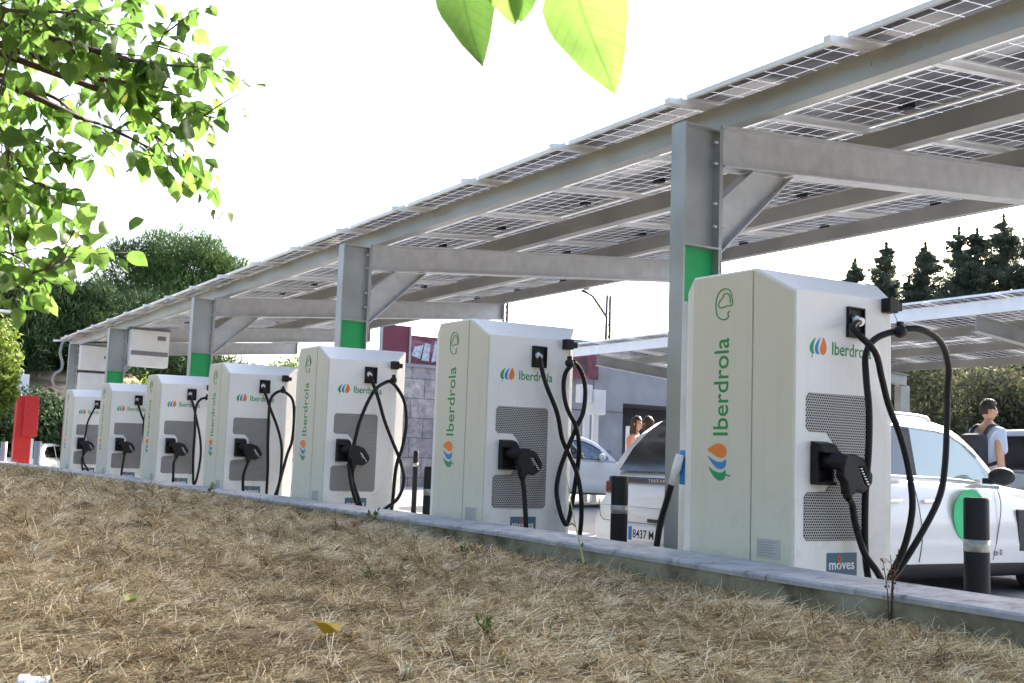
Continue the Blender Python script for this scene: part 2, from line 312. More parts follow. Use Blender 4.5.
# ------------------------------------------------------------------ helpers
def link(name, me, mat, parent=None, loc=(0, 0, 0)):
    o = bpy.data.objects.new(name, me); COL.objects.link(o)
    if mat is not None and not me.materials: me.materials.append(mat)
    if parent: o.parent = parent
    o.location = loc
    return o
def tag(o, label=None, cat=None, group=None, kind=None):
    if label: o['label'] = label
    if cat: o['category'] = cat
    if group: o['group'] = group
    if kind: o['kind'] = kind
    return o
def thing(name, label, cat, loc=(0, 0, 0), rz=0, group=None):
    o = bpy.data.objects.new(name, None); COL.objects.link(o); o.location = loc; o.rotation_euler = (0, 0, rz)
    o.empty_display_size = .2
    return tag(o, label, cat, group)
class MB:
    def __init__(s): s.bm = bmesh.new()
    def box(s, x0, x1, y0, y1, z0, z1, bev=0, mat=None):
        vs = [s.bm.verts.new(p) for p in ((x0, y0, z0), (x1, y0, z0), (x1, y1, z0), (x0, y1, z0), (x0, y0, z1), (x1, y0, z1), (x1, y1, z1), (x0, y1, z1))]
        if mat is not None:
            for v in vs: v.co = mat @ v.co
        fs = [s.bm.faces.new([vs[i] for i in q]) for q in ((0, 3, 2, 1), (4, 5, 6, 7), (0, 1, 5, 4), (1, 2, 6, 5), (2, 3, 7, 6), (3, 0, 4, 7))]
        if bev:
            es = list({e for f in fs for e in f.edges})
            bmesh.ops.bevel(s.bm, geom=es, offset=bev, segments=2, affect='EDGES', profile=.5)
        return s
    def prism(s, pts, axis, a, b, bev=0):
        """polygon pts (2D) extruded along axis from a to b"""
        def P(p, t):
            return {'X': (t, p[0], p[1]), 'Y': (p[0], t, p[1]), 'Z': (p[0], p[1], t)}[axis]
        v0 = [s.bm.verts.new(P(p, a)) for p in pts]; v1 = [s.bm.verts.new(P(p, b)) for p in pts]
        n = len(pts); fs = [s.bm.faces.new(v0), s.bm.faces.new(v1[::-1])]
        for i in range(n): fs.append(s.bm.faces.new((v0[i], v1[i], v1[(i+1) % n], v0[(i+1) % n])))
        bmesh.ops.recalc_face_normals(s.bm, faces=fs)
        if bev:
            es = list({e for f in fs for e in f.edges})
            bmesh.ops.bevel(s.bm, geom=es, offset=bev, segments=2, affect='EDGES', profile=.5)
        return s
    def tube(s, pts, r, n=8, cap=True, radii=None):
        pts = [Vector(p) for p in pts]; rings = []
        up = Vector((0, 0, 1))
        for i, p in enumerate(pts):
            t = (pts[min(i+1, len(pts)-1)]-pts[max(i-1, 0)])
            if t.length < 1e-9: t = Vector((0, 0, 1))
            t.normalize()
            if i == 0:
                a = t.cross(up if abs(t.z) < .9 else Vector((1, 0, 0))).normalized()
            else:
                a = (a-t*a.dot(t)).normalized()
            b = t.cross(a); rr = radii[i] if radii else r
            rings.append([s.bm.verts.new(p+(a*math.cos(k*2*math.pi/n)+b*math.sin(k*2*math.pi/n))*rr) for k in range(n)])
        for i in range(len(rings)-1):
            for k in range(n):
                f = s.bm.faces.new((rings[i][k], rings[i][(k+1) % n], rings[i+1][(k+1) % n], rings[i+1][k])); f.smooth = True
        if cap:
            s.bm.faces.new(rings[0][::-1]); s.bm.faces.new(rings[-1])
        return s
    def cyl(s, c, r, z0, z1, n=20, bev=0):
        c = Vector(c)
        s.tube([c+Vector((0, 0, z0)), c+Vector((0, 0, z1))], r, n)
        return s
    def ball(s, c, r, sx=1, sy=1, sz=1, seg=14):
        m = Matrix.Translation(c) @ Matrix.Diagonal((sx, sy, sz, 1))
        g = bmesh.ops.create_uvsphere(s.bm, u_segments=seg, v_segments=seg//2+2, radius=r, matrix=m)
        for v in g['verts']:
            for f in v.link_faces: f.smooth = True
        return s
    def build(s, name, mat, parent=None, loc=(0, 0, 0), normals=True):
        if normals: bmesh.ops.recalc_face_normals(s.bm, faces=s.bm.faces[:])
        me = bpy.data.meshes.new(name); s.bm.to_mesh(me); s.bm.free()
        return link(name, me, mat, parent, loc)
def smooth_pts(p, k=4):
    """Catmull-Rom through points"""
    p = [Vector(q) for q in p]; out = []
    for i in range(len(p)-1):
        a, b, c, d = p[max(i-1, 0)], p[i], p[i+1], p[min(i+2, len(p)-1)]
        for j in range(k):
            t = j/k
            out.append(.5*((2*b)+(c-a)*t+(2*a-5*b+4*c-d)*t*t+(3*b-a-3*c+d)*t**3))
    out.append(p[-1]); return out
def text(name, body, size, mat, parent, mw, align='LEFT', ext=.0008, stretch=1.0, bold=0.):
    cu = bpy.data.curves.new('lettering', 'FONT'); cu.body = body; cu.size = size; cu.extrude = ext; cu.align_x = align; cu.offset = bold
    cu.resolution_u = 3
    t = bpy.data.objects.new('tmp_text', cu); COL.objects.link(t)
    bpy.context.view_layer.update()
    me = bpy.data.meshes.new_from_object(t.evaluated_get(bpy.context.evaluated_depsgraph_get()))
    bpy.data.objects.remove(t); bpy.data.curves.remove(cu)
    me.transform(mw @ Matrix.Diagonal((stretch, 1, 1, 1)))
    me.materials.clear()
    return link(name, me, mat, parent)
def quads(name, V, F, mat, tint=None, parent=None, smooth=False):
    """V (n,3), F (m,k) numpy"""
    me = bpy.data.meshes.new(name)
    k = F.shape[1]
    me.vertices.add(len(V)); me.vertices.foreach_set('co', V.astype(np.float32).ravel())
    me.loops.add(F.size); me.loops.foreach_set('vertex_index', F.astype(np.int32).ravel())
    me.polygons.add(len(F)); me.polygons.foreach_set('loop_start', np.arange(0, F.size, k, dtype=np.int32))
    me.update(calc_edges=True)
    if tint is not None:
        a = me.attributes.new('tint', 'FLOAT', 'POINT'); a.data.foreach_set('value', tint.astype(np.float32))
    if smooth: me.polygons.foreach_set('use_smooth', np.ones(len(F), bool))
    return link(name, me, mat, parent)

# ------------------------------------------------------------------ ground heights
def gz(x, y):
    z = .05+.03*max(0, min(20, y-5))
    if x < -28: z -= .02*min(25, -28-x)
    return z
def lawn_z(x, y):
    x = np.asarray(x, float); y = np.asarray(y, float)
    z = .605+.0125*np.clip(-x-1.5, 0, 8.5)
    z = z-np.clip((y-3.2)/.5, 0, 1)*(.022+.022*np.clip((x+11)/5, 0, 1))
    z = z+.018*np.sin(x*2.1+y*1.3)*np.sin(y*2.7-x*.6)+.010*np.sin(x*5.3+1)*np.sin(y*6.1)
    return z

# ------------------------------------------------------------------ world, sun, camera
w = bpy.data.worlds.new('World'); sc.world = w; w.use_nodes = True
bg = w.node_tree.nodes['Background']; sky = w.node_tree.nodes.new('ShaderNodeTexSky')
sky.sky_type = 'NISHITA'; sky.sun_disc = False
SUN_EL = R(31); sd = Vector((-.3875, .922, 0)).normalized()
SUN = Vector((sd.x*math.cos(SUN_EL), sd.y*math.cos(SUN_EL), math.sin(SUN_EL)))
sky.sun_elevation = SUN_EL; sky.sun_rotation = math.atan2(sd.x, sd.y)
sky.air_density = .75; sky.dust_density = 4.0; sky.ozone_density = .3
w.node_tree.links.new(sky.outputs[0], bg.inputs['Color']); bg.inputs['Strength'].default_value = .15
sl = bpy.data.lights.new('sun', 'SUN'); sl.energy = 3.6; sl.angle = R(.55); sl.color = (1, .95, .87)
so = bpy.data.objects.new('sun', sl); COL.objects.link(so); so.rotation_euler = SUN.to_track_quat('Z', 'Y').to_euler(); so.location = (0, 0, 30)
cam = bpy.data.cameras.new('camera'); co = bpy.data.objects.new('camera', cam); COL.objects.link(co); sc.camera = co
cam.sensor_width = 36; cam.lens = 1103.13/1024*36; cam.clip_end = 2000; cam.clip_start = .05
cam.dof.use_dof = True; cam.dof.focus_distance = 7.5; cam.dof.aperture_fstop = 14
def cam_basis(yaw, pitch, roll):
    T = lambda v: Vector((-v[0], v[1], v[2]))
    F = Vector((math.cos(yaw), math.sin(yaw), 0)); Rt = Vector((-math.sin(yaw), math.cos(yaw), 0)); U = Vector((0, 0, 1))
    F2 = F*math.cos(pitch)+U*math.sin(pitch); U2 = U*math.cos(pitch)-F*math.sin(pitch)
    return T(Rt*math.cos(roll)+U2*math.sin(roll)), T(U2*math.cos(roll)-Rt*math.sin(roll)), T(F2)
cr, cu_, cf = cam_basis(.5624, .108, .0358)
mc = Matrix((cr, cu_, -cf)).transposed().to_4x4(); mc.translation = (0, 0, 1.2); co.matrix_world = mc
sc.view_settings.view_transform = 'Standard'; sc.view_settings.look = 'None'; sc.view_settings.gamma = 1
sc.view_settings.exposure = 2.12
sc.cycles.max_bounces = 8; sc.cycles.transparent_max_bounces = 12

# ------------------------------------------------------------------ ground sheets
def grid_sheet(name, xs, ys, fz, mat, kind='structure'):
    X, Y = np.meshgrid(xs, ys); Z = fz(X, Y); V = np.stack([X, Y, Z], -1).reshape(-1, 3)
    nx = len(xs); i = np.arange(len(ys)-1)[:, None]*nx+np.arange(nx-1)[None]; i = i.ravel()
    F = np.stack([i, i+1, i+nx+1, i+nx], 1)
    o = quads(name, V, F, mat, smooth=True); return tag(o, kind=kind)
xs = np.concatenate([[-900, -400, -200, -120, -80, -60], np.arange(-53, 60, 3), [80, 150, 400, 900]])
ys = np.concatenate([[4.12, 5, 8, 12, 16, 20, 25, 40, 80, 150, 400, 900]])
tag(grid_sheet('parking_ground', xs, ys, np.vectorize(gz), M['asphalt']), None)
# painted bay lines on the asphalt
mb = MB()
for k in range(-1, 9):
    x = -4.45-3*k+.02
    for j in range(5):
        y0 = 5.6+j*1; mb.box(x-.05, x+.05, y0, y0+1.0, gz(x, y0)+.004, gz(x, y0)+.0045)
bl = mb.build('bay_markings', M['white']); tag(bl, kind='structure')
# lawn base
xs = np.concatenate([[-700, -200, -80], np.arange(-50, -12, 1.0), np.arange(-12, 2, .08), np.arange(2, 20, 2), [60, 300, 700]])
ys = np.concatenate([[-700, -200, -60, -20, -10, -5, -2], np.arange(-1, 3.86, .08), [3.9]])
tag(grid_sheet('lawn_ground', xs, ys, lawn_z, M['earth']), None)
# bank and hills behind
def hillz(X, Y):
    d = np.clip((-38-X)/14, 0, 1); return -.6+5.4*d*d*(3-2*d)*np.clip((Y+30)/20, 0, 1)+.3*np.sin(X*.3)*np.sin(Y*.25)
tag(grid_sheet('dry_bank', np.arange(-140, -35, 4.), np.arange(-60, 12.5, 3.), hillz, M['slope']), None)
def hill2(X, Y):
    d = np.clip((Y-27)/18, 0, 1); return -.8+6.0*d*d*(3-2*d)+.4*np.sin(X*.2)*np.sin(Y*.21)
tag(grid_sheet('wooded_slope', np.arange(-36, 70, 4.), np.arange(24, 130, 4.), hill2, M['slope']), None)

# ------------------------------------------------------------------ retaining wall with coping
rw = thing('retaining_wall', 'low mossy concrete retaining wall with worn grey coping between dry lawn and chargers', 'low wall', (0, 0, 0))
mb = MB(); xs = [10]+[1-2.4*i for i in range(0, 26)]
rnd = random.Random(5)
def ctop(x): return .700+min(.045, max(0, (-x-2.5))*.011)
for i in range(len(xs)-1):
    a, b = xs[i]-.006, xs[i+1]+.006
    j = rnd.uniform(-.0015, .0015)
    vs = []
    for x in (b, a):
        for (y, z) in ((3.85, ctop(x)-.03), (3.85, ctop(x)-.010), (3.858, ctop(x)), (4.19, ctop(x)+.012), (4.2, ctop(x)+.006), (4.2, ctop(x)-.055)):
            vs.append(mb.bm.verts.new((x, y+j, z)))
    for k in range(6): mb.bm.faces.new((vs[k], vs[(k+1) % 6], vs[6+(k+1) % 6], vs[6+k]))
    mb.bm.faces.new(vs[:6]); mb.bm.faces.new(vs[6:][::-1])
mb.build('coping', M['coping'], rw)
mb = MB()
for i in range(len(xs)-1):
    vs = []
    for x in (xs[i+1], xs[i]):
        for (y, z) in ((3.857, -.1), (3.857, ctop(x)-.008), (4.18, ctop(x)-.008), (4.18, -.1)): vs.append(mb.bm.verts.new((x, y, z)))
    for k in range(4): mb.bm.faces.new((vs[k], vs[(k+1) % 4], vs[4+(k+1) % 4], vs[4+k]))
bmesh.ops.remove_doubles(mb.bm, verts=mb.bm.verts[:], dist=.0001)
mb.build('wall_body', M['mossy'], rw)
mb = MB(); mb.box(-24, 1, 4.2, 5.35, -.1, .17, .01); tag(mb.build('charger_island', M['concrete']), kind='structure')

# ------------------------------------------------------------------ charging stations
FX = -4.0126            # plane of the connector face of the nearest station
SX, SY = -4.4265, 4.634
def sp(pts): return [(x-SX, z) for x, z in pts]
def yz(pts): return [(y-SY, z) for y, z in pts]
def drop(cx, cy, s, which, flip=1):
    """the three-leaf emblem, unit height"""
    out = []
    if which == 'orange':
        base = [(0, .5), (.13, .30), (.22, .08), (.23, -.14), (.15, -.34), (-.02, -.45), (-.19, -.40), (-.27, -.24), (-.25, -.04), (-.14, .2)]
        off = .36
    elif which == 'blue':
        base = [(.17, .48), (.05, .22), (-.02, -.02), (-.02, -.25), (.06, -.42), (-.1, -.44), (-.24, -.33), (-.28, -.12), (-.22, .08), (-.06, .28)]
        off = -.02
    else:
        base = [(.17, .44), (.05, .2), (-.01, -.04), (-.01, -.26), (.07, -.4), (-.06, -.44), (-.10, -.64), (-.15, -.64), (-.12, -.43), (-.25, -.34), (-.3, -.13), (-.24, .06), (-.08, .26)]
        off = -.40
    for u, v in base: out.append((cx+(u+off)*s*flip, cy+v*s))
    return out
def loop_smooth(pts, k=4):
    n = len(pts); out = []
    for i in range(n):
        a, b, c, d = [Vector(pts[(i+j) % n]) for j in (-1, 0, 1, 2)]
        for j in range(k):
            t = j/k; out.append(tuple(.5*((2*b)+(c-a)*t+(2*a-5*b+4*c-d)*t*t+(3*b-a-3*c+d)*t**3)))
    return out
CAB = {}
fz = .10
CAB[0] = dict(cables=[[(4.51, 2.0), (4.56, 1.95), (4.67, 1.84), (4.78, 1.71), (4.88, 1.57), (4.96, 1.41), (4.97, 1.23), (4.96, 1.03), (4.92, 0.83), (4.88, 0.69), (4.895, .655), (4.94, 0.71), (5.07, 0.91), (5.19, 1.1), (5.28, 1.29), (5.36, 1.54), (5.38, 1.68), (5.34, 1.82), (5.21, 1.94), (5.03, 1.99), (4.89, 1.97), (4.77, 1.92), (4.69, 1.83), (4.64, 1.7), (4.62, 1.53), (4.63, 1.32), (4.66, 1.07), (4.70, 0.76), (4.74, .55), (4.78, .5), (4.78, .56), (4.71, 0.70), (4.67, 0.79), (4.62, 0.94), (4.56, 1.04), (4.50, 1.17)]])
CAB[1] = dict(cables=[[(4.6, 1.96), (4.7, 1.8), (4.81, 1.58), (4.89, 1.39), (4.96, 1.26), (5.01, 1.11), (5.03, 0.9), (5.03, 0.65), (4.98, .45), (4.8, .38), (4.62, .45), (4.54, .6), (4.53, 0.72), (4.52, 0.98), (4.50, 1.16)],
                      [(4.93, 1.96), (4.9, 1.89), (4.89, 1.77), (4.9, 1.62), (4.96, 1.48), (5.0, 1.32), (5.02, 1.17), (5.02, 0.99), (4.98, 0.81), (4.92, 0.74), (4.87, 0.76), (4.84, 0.85), (4.84, 0.99), (4.88, 1.14), (4.92, 1.29), (4.97, 1.47), (5.02, 1.59), (5.06, 1.75), (5.07, 1.87), (5.02, 1.96), (4.95, 1.98)]])
CAB[2] = dict(cables=[[(4.65, 1.99), (4.74, 1.8), (4.84, 1.57), (4.94, 1.36), (5.02, 1.16), (5.05, 0.98), (5.01, 0.81), (4.92, 0.71), (4.78, 0.62), (4.66, .64), (4.56, 0.74), (4.5, 0.86), (4.47, 1.01), (4.48, 1.14), (4.53, 1.31), (4.56, 1.52), (4.62, 1.73), (4.7, 1.87), (4.82, 1.94), (4.89, 1.95), (4.97, 1.89), (5.04, 1.75), (5.05, 1.54), (5.02, 1.3), (4.98, 1.09), (4.97, 0.67), (4.9, .42), (4.75, .38), (4.63, .55), (4.6, 0.72), (4.57, 0.84), (4.53, 0.98), (4.50, 1.18)]])
CAB[3] = dict(cables=[[(4.66, 1.93), (4.76, 1.73), (4.87, 1.52), (4.92, 1.31), (4.92, 1.1), (4.91, 0.84), (4.86, 0.64), (4.80, .6), (4.78, 0.67), (4.76, 1.01), (4.73, 1.34), (4.73, 1.6), (4.75, 1.81), (4.8, 1.91), (4.88, 1.96), (4.95, 1.93), (5.02, 1.85), (5.06, 1.66), (5.07, 1.36), (5.02, 1.18), (4.93, 0.84), (4.86, 0.62), (4.7, .4), (4.55, .45), (4.49, 0.71), (4.48, 0.92), (4.46, 1.17)]])
CAB[4] = dict(cables=[[(4.67, 1.95), (4.73, 1.78), (4.78, 1.6), (4.83, 1.35), (4.85, 1.1), (4.83, .8), (4.8, .7), (4.78, .85), (4.75, 1.18), (4.74, 1.48), (4.73, 1.71), (4.77, 1.88), (4.86, 1.96), (4.97, 1.92), (5.04, 1.7), (5.03, 1.2), (4.95, .6), (4.7, .4), (4.52, .5), (4.49, 0.76), (4.47, 1.0), (4.46, 1.2)]])
CAB[5] = dict(cables=[[(4.67, 1.95), (4.75, 1.75), (4.88, 1.45), (4.95, 1.1), (4.94, .8), (4.9, .68), (4.87, .8), (4.82, 1.2), (4.78, 1.6), (4.83, 1.9), (4.9, 1.96), (4.99, 1.9), (5.04, 1.6), (4.98, .7), (4.7, .45), (4.53, .55), (4.49, 0.73), (4.46, 1.19)]])
CAB[6] = dict(cables=[[(4.61, 1.9), (4.53, 1.7), (4.49, 1.5), (4.47, 1.23), (4.48, 1.03), (4.51, 0.87), (4.57, 0.77), (4.62, .62), (4.56, .55), (4.5, .7), (4.47, .95), (4.45, 1.16)]])

def station():
    t = thing('charging_station', 'x', 'charging station', (SX, SY, fz), 0, 'white charging stations in a row behind the low wall')
    z0 = .17
    hb = MB(); pl_ = [(-4.0126, 4.264, z0), (-4.0126, 5.009, z0), (-4.30, 5.24, z0), (-4.855, 5.24, z0), (-4.855, 4.264, z0),
        (-4.0126, 4.264, 2.145), (-4.0126, 5.009, 2.165), (-4.30, 5.24, 2.305), (-4.80, 5.24, 2.31), (-4.855, 5.24, 2.20), (-4.30, 4.264, 2.292), (-4.80, 4.264, 2.297), (-4.855, 4.264, 2.215)]
    vs_ = [hb.bm.verts.new((a-SX, c-SY, d)) for a, c, d in pl_]
    bmesh.ops.convex_hull(hb.bm, input=vs_); bmesh.ops.dissolve_limit(hb.bm, angle_limit=R(2), verts=hb.bm.verts[:], edges=hb.bm.edges[:])
    bmesh.ops.bevel(hb.bm, geom=hb.bm.edges[:], offset=.007, segments=2, affect='EDGES', profile=.5)
    b = hb.build('cabinet', M['cabinet'], t, (0, 0, -fz))
    # door panel on the lawn side with narrow seam gaps
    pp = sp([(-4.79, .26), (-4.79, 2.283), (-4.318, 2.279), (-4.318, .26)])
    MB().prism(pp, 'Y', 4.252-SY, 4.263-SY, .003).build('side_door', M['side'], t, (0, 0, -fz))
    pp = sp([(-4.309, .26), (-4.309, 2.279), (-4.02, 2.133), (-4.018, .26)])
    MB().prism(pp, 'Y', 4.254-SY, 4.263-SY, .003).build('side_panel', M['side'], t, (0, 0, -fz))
    MB().box(-4.80-SX, -4.04-SX, 4.28-SY, 4.99-SY, .1, .17).build('plinth', M['dark'], t, (0, 0, -fz))
    # perforated grille
    c = .022
    g = [(4.341+c, 1.61), (4.811-c, 1.615), (4.811, 1.615-c), (4.811, .848+c), (4.811-c, .848), (4.33+c, .848), (4.33, .848+c), (4.33, 1.095-c), (4.33+c, 1.095), (4.487, 1.10), (4.548, 1.165), (4.55, 1.35), (4.495, 1.408), (4.341+c, 1.408), (4.341, 1.408+c), (4.341, 1.61-c)]
    gg = MB().prism(yz(g), 'X', FX-SX, FX-SX+.004).build('grille', M['grille'], t, (0, 0, -fz))
    # socket recess
    mb = MB(); y0, y1, a, bb = 4.645-SY, 4.775-SY, 1.925, 2.09; x = FX-SX
    mb.box(x, x+.006, y0, y1, a, bb)
    mb.box(x+.006, x+.02, y0, y0+.008, a, bb); mb.box(x+.006, x+.02, y1-.008, y1, a, bb); mb.box(x+.006, x+.02, y0+.008, y1-.008, bb-.008, bb); mb.box(x+.006, x+.02, y0+.008, y1-.008, a, a+.008)
    s = mb.build('cable_inlet', M['black'], t, (0, 0, -fz))
    MB().tube([(x+.006, 4.69-SY, 2.03), (x+.05, 4.67-SY, 2.015), (x+.085, 4.665-SY, 2.0)], .024, 14).build('cable_gland', M['steel'], s)
    # retractor at the corner
    mb = MB(); mb.box(x, x+.06, 4.925-SY, 5.0-SY, 2.085, 2.165, .006); mb.box(x+.02, x+.055, 5.001-SY, 5.04-SY, 2.10, 2.145, .006)
    r = mb.build('cable_retractor', M['black'], t, (0, 0, -fz))
    mb = MB(); mb.tube([(x+.05, 4.97-SY, 2.086), (x+.14, 4.90-SY, 2.0)], .0022, 6); mb.build('retractor_cord', M['dark'], r)
    mb = MB(); mb.ball((x+.15, 4.895-SY, 1.965), .036, 1, 1, .95); mb.box(x+.135, x+.165, 4.88-SY, 4.91-SY, 1.993, 2.02, .004); mb.build('cable_clamp', M['black'], r)
    # holster
    mb = MB()
    mb.prism([(x+.0045, 1.135), (x+.0045, 1.36), (x+.06, 1.345), (x+.10, 1.30), (x+.06, 1.305), (x+.035, 1.28), (x+.03, 1.165), (x+.07, 1.15), (x+.07, 1.135)], 'Y', 4.372-SY, 4.50-SY, .004)
    mb.box(x+.0045, x+.05, 4.372-SY, 4.388-SY, 1.15, 1.335); mb.box(x+.0045, x+.05, 4.484-SY, 4.50-SY, 1.15, 1.335)
    mb.build('holster', M['black'], t, (0, 0, -fz))
    # stickers and plates
    MB().box(x, x+.002, 4.50-SY, 4.73-SY, .655, .785).build('sticker', M['sticker'], t, (0, 0, -fz))
    ww = t.children[-1]
    mw = Matrix.Translation((x+.0022, 4.515-SY, .70)) @ Matrix(((0, 0, 1, 0), (1, 0, 0, 0), (0, 1, 0, 0), (0, 0, 0, 1)))
    text('sticker_lettering', 'moves', .075, M['white'], ww, mw, ext=.0005, stretch=1.0, bold=.001)
    rb = [(4.592, .735), (4.585, .757), (4.597, .773), (4.609, .757), (4.602, .735), (4.588, .70)]
    mb = MB(); mb.tube([(x+.0028, y-SY, z) for y, z in smooth_pts2(rb)], .003, 6); mb.build('sticker_ribbon', M['orange'], ww)
    lp = MB().box(-4.265-SX, -4.10-SX, 4.2515-SY, 4.2535-SY, .745, .845).build('rating_plate', M['label'], t, (0, 0, -fz))
    mb = MB()
    for i in range(6): mb.box(-4.255-SX, (-4.12 if i % 2 else -4.15)-SX, 4.2505-SY, 4.2513-SY, .757+i*.014, .761+i*.014)
    mb.build('plate_print', M['labelink'], lp)
    # lettering: connector face (reads left to right towards +Y)
    mf = lambda y, z: Matrix.Translation((x+.0006, y-SY, z)) @ Matrix(((0, 0, 1, 0), (1, 0, 0, 0), (0, 1, 0, 0), (0, 0, 0, 1)))
    text('name_lettering', 'Iberdrola', .098, M['green'], t, mf(4.53, 1.822-fz), ext=.0006, stretch=.86, bold=.0008)
    for wch, mt in (('green', 'leafgreen'), ('blue', 'blue'), ('orange', 'orange')):
        pts = loop_smooth(drop(4.434, 1.858, .098, wch))
        MB().prism([(a-SY, c2) for a, c2 in pts], 'X', x+.0002, x+.0016).build('emblem_leaf', M[mt], t, (0, 0, -fz))
    # vertical lettering on the door, reads upward
    ys = 4.2515-SY
    mv = Matrix.Translation((-4.495-SX, ys, 1.372-fz)) @ Matrix(((0, -1, 0, 0), (0, 0, -1, 0), (1, 0, 0, 0), (0, 0, 0, 1)))
    text('door_lettering', 'Iberdrola', .165, M['green'], t, mv, ext=.0006, stretch=.90, bold=.0012)
    for wch, mt in (('green', 'leafgreen'), ('blue', 'blue'), ('orange', 'orange')):
        pts = loop_smooth(drop(0, 0, .158, wch))
        pp = [(-4.572-SX-v, 1.245+u) for u, v in pts]
        MB().prism(pp, 'Y', ys-.0014, ys-.0002).build('door_emblem_leaf', M[mt], t, (0, 0, -fz))
    # the little car-in-a-leaf icon, drawn as a line
    mb = MB()
    ic = [(-.02, -.085), (-.055, -.06), (-.067, .0), (-.05, .06), (-.01, .085), (.04, .075), (.062, .03), (.062, -.01), (.02, -.012), (-.02, -.02), (-.045, -.008), (-.035, .02), (-.012, .035), (-.005, .055), (.028, .055), (.045, .035), (.048, .0)]
    mb.tube([(-4.535-SX+a, ys-.001, 2.115+c2) for a, c2 in smooth_pts2(ic)], .0029, 6)
    ic = [(-.02, -.085), (.01, -.088), (.035, -.075), (.03, -.055), (.045, -.045)]
    mb.tube([(-4.535-SX+a, ys-.001, 2.115+c2) for a, c2 in smooth_pts2(ic)], .0029, 6)
    mb.build('door_icon', M['green'], t, (0, 0, -fz))
    return t
def smooth_pts2(p, k=4):
    return [(v.x, v.y) for v in smooth_pts([(a, b, 0) for a, b in p], k)]
def plug():
    """connector gun in its holster, pistol grip pointing right and down"""
    x = FX-SX
    mb = MB()
    mb.tube([(x+.03, 4.435-SY, 1.255), (x+.10, 4.45-SY, 1.262), (x+.15, 4.48-SY, 1.25)], .04, 14, radii=[.046, .047, .045])
    out = [(4.455, 1.295), (4.54, 1.30), (4.615, 1.275), (4.675, 1.195), (4.67, 1.15), (4.655, 1.145), (4.60, 1.235), (4.565, 1.235), (4.61, 1.15), (4.64, 1.125), (4.60, 1.10), (4.55, 1.115), (4.535, 1.09), (4.49, 1.09), (4.48, 1.15), (4.45, 1.18)]
    mb.prism([(a-SY, b) for a, b in out], 'X', x+.10, x+.155, .008)
    mb.prism([(a-SY, b) for a, b in [(4.62, 1.17), (4.64, 1.125), (4.668, 1.15), (4.65, 1.185)]], 'X', x+.102, x+.153, .004)
    mb.tube([(x+.128, 4.51-SY, 1.11), (x+.13, 4.512-SY, 1.07)], .028, 12, radii=[.028, .023])
    return mb
def add_cable(t, k, proto_plug=None):
    x = FX-SX
    mb = MB()
    rr = random.Random(k)
    for ci, path in enumerate(CAB[k]['cables']):
        n = len(path); pts = []
        for i, (y, z) in enumerate(path):
            off = .13+.045*math.sin(i*1.1+k+ci*2)
            if i == 0 and ci == 0: y, z, off = 4.665, 2.0, .075
            if i == 1 and ci == 0: off = .12
            if i == n-1 and ci == 0: y, z, off = 4.512, 1.075, .13
            pts.append((x+off, y-SY, z))
        if ci == 0:
            pts[0] = (x+.07, 4.665-SY, 2.003)
        mb.tube(smooth_pts(pts, 5), .0178, 10)
    return mb.build('cable', M['rubber'], t, (0, 0, -fz))
st0 = station()
pl = plug().build('plug', M['black'], st0, (0, 0, -fz))
mb = MB()
for i in range(7): mb.box(FX-SX+.15, FX-SX+.157, 4.577-SY+i*.009, 4.590-SY+i*.009, 1.222-i*.013, 1.228-i*.013)
mb.build('plug_grip', M['white'], pl)
labels = ['nearest and largest white charging station, its black cable hanging wide beside the SUV door',
          'second nearest white charging station, figure-eight cable, left of the SUV licence plate',
          'third nearest white charging station, cable looping across its grille, left of the stone wall',
          'white charging station fourth from the front, two slack cables hanging by its right edge',
          'white charging station fifth from the front, below the third green-banded column',
          'white charging station sixth from the front, below the large white inverter',
          'farthest and smallest white charging station, standing at the far end beside the red totem']
base_children = list(st0.children)
stations = [st0]
for k in range(1, 7):
    r = st0.copy(); COL.objects.link(r); r.location.x = SX-3*k-.013*k*k-.05
    for ch in base_children:
        c = ch.copy(); COL.objects.link(c); c.parent = r
        for g in ch.children:
            d = g.copy(); COL.objects.link(d); d.parent = c
    stations.append(r)
for k, s in enumerate(stations):
    s['label'] = labels[k]; add_cable(s, k)
# second connector with blue handle on the far side of the nearest station
t = st0
mb = MB(); xb = -4.856-SX
mb.box(xb-.07, xb-.001, 4.28-SY, 4.42-SY, 1.10, 1.30, .01); mb.build('rear_holster', M['blue'], t, (0, 0, -fz))
mb = MB(); mb.tube([(xb-.03, 4.255-SY, 1.27), (xb-.05, 4.25-SY, 1.20), (xb-.09, 4.245-SY, 1.10)], .03, 12, radii=[.024, .028, .02]); rp = mb.build('rear_plug', M['boxwhite'], t, (0, 0, -fz))
mb = MB(); mb.tube(smooth_pts([(xb-.09, 4.245-SY, 1.10), (xb-.12, 4.245-SY, 1.02), (xb-.2, 4.25-SY, .82), (xb-.24, 4.26-SY, .5), (xb-.15, 4.3-SY, .2)]), .019, 10); mb.build('rear_cable', M['rubber'], t, (0, 0, -fz))

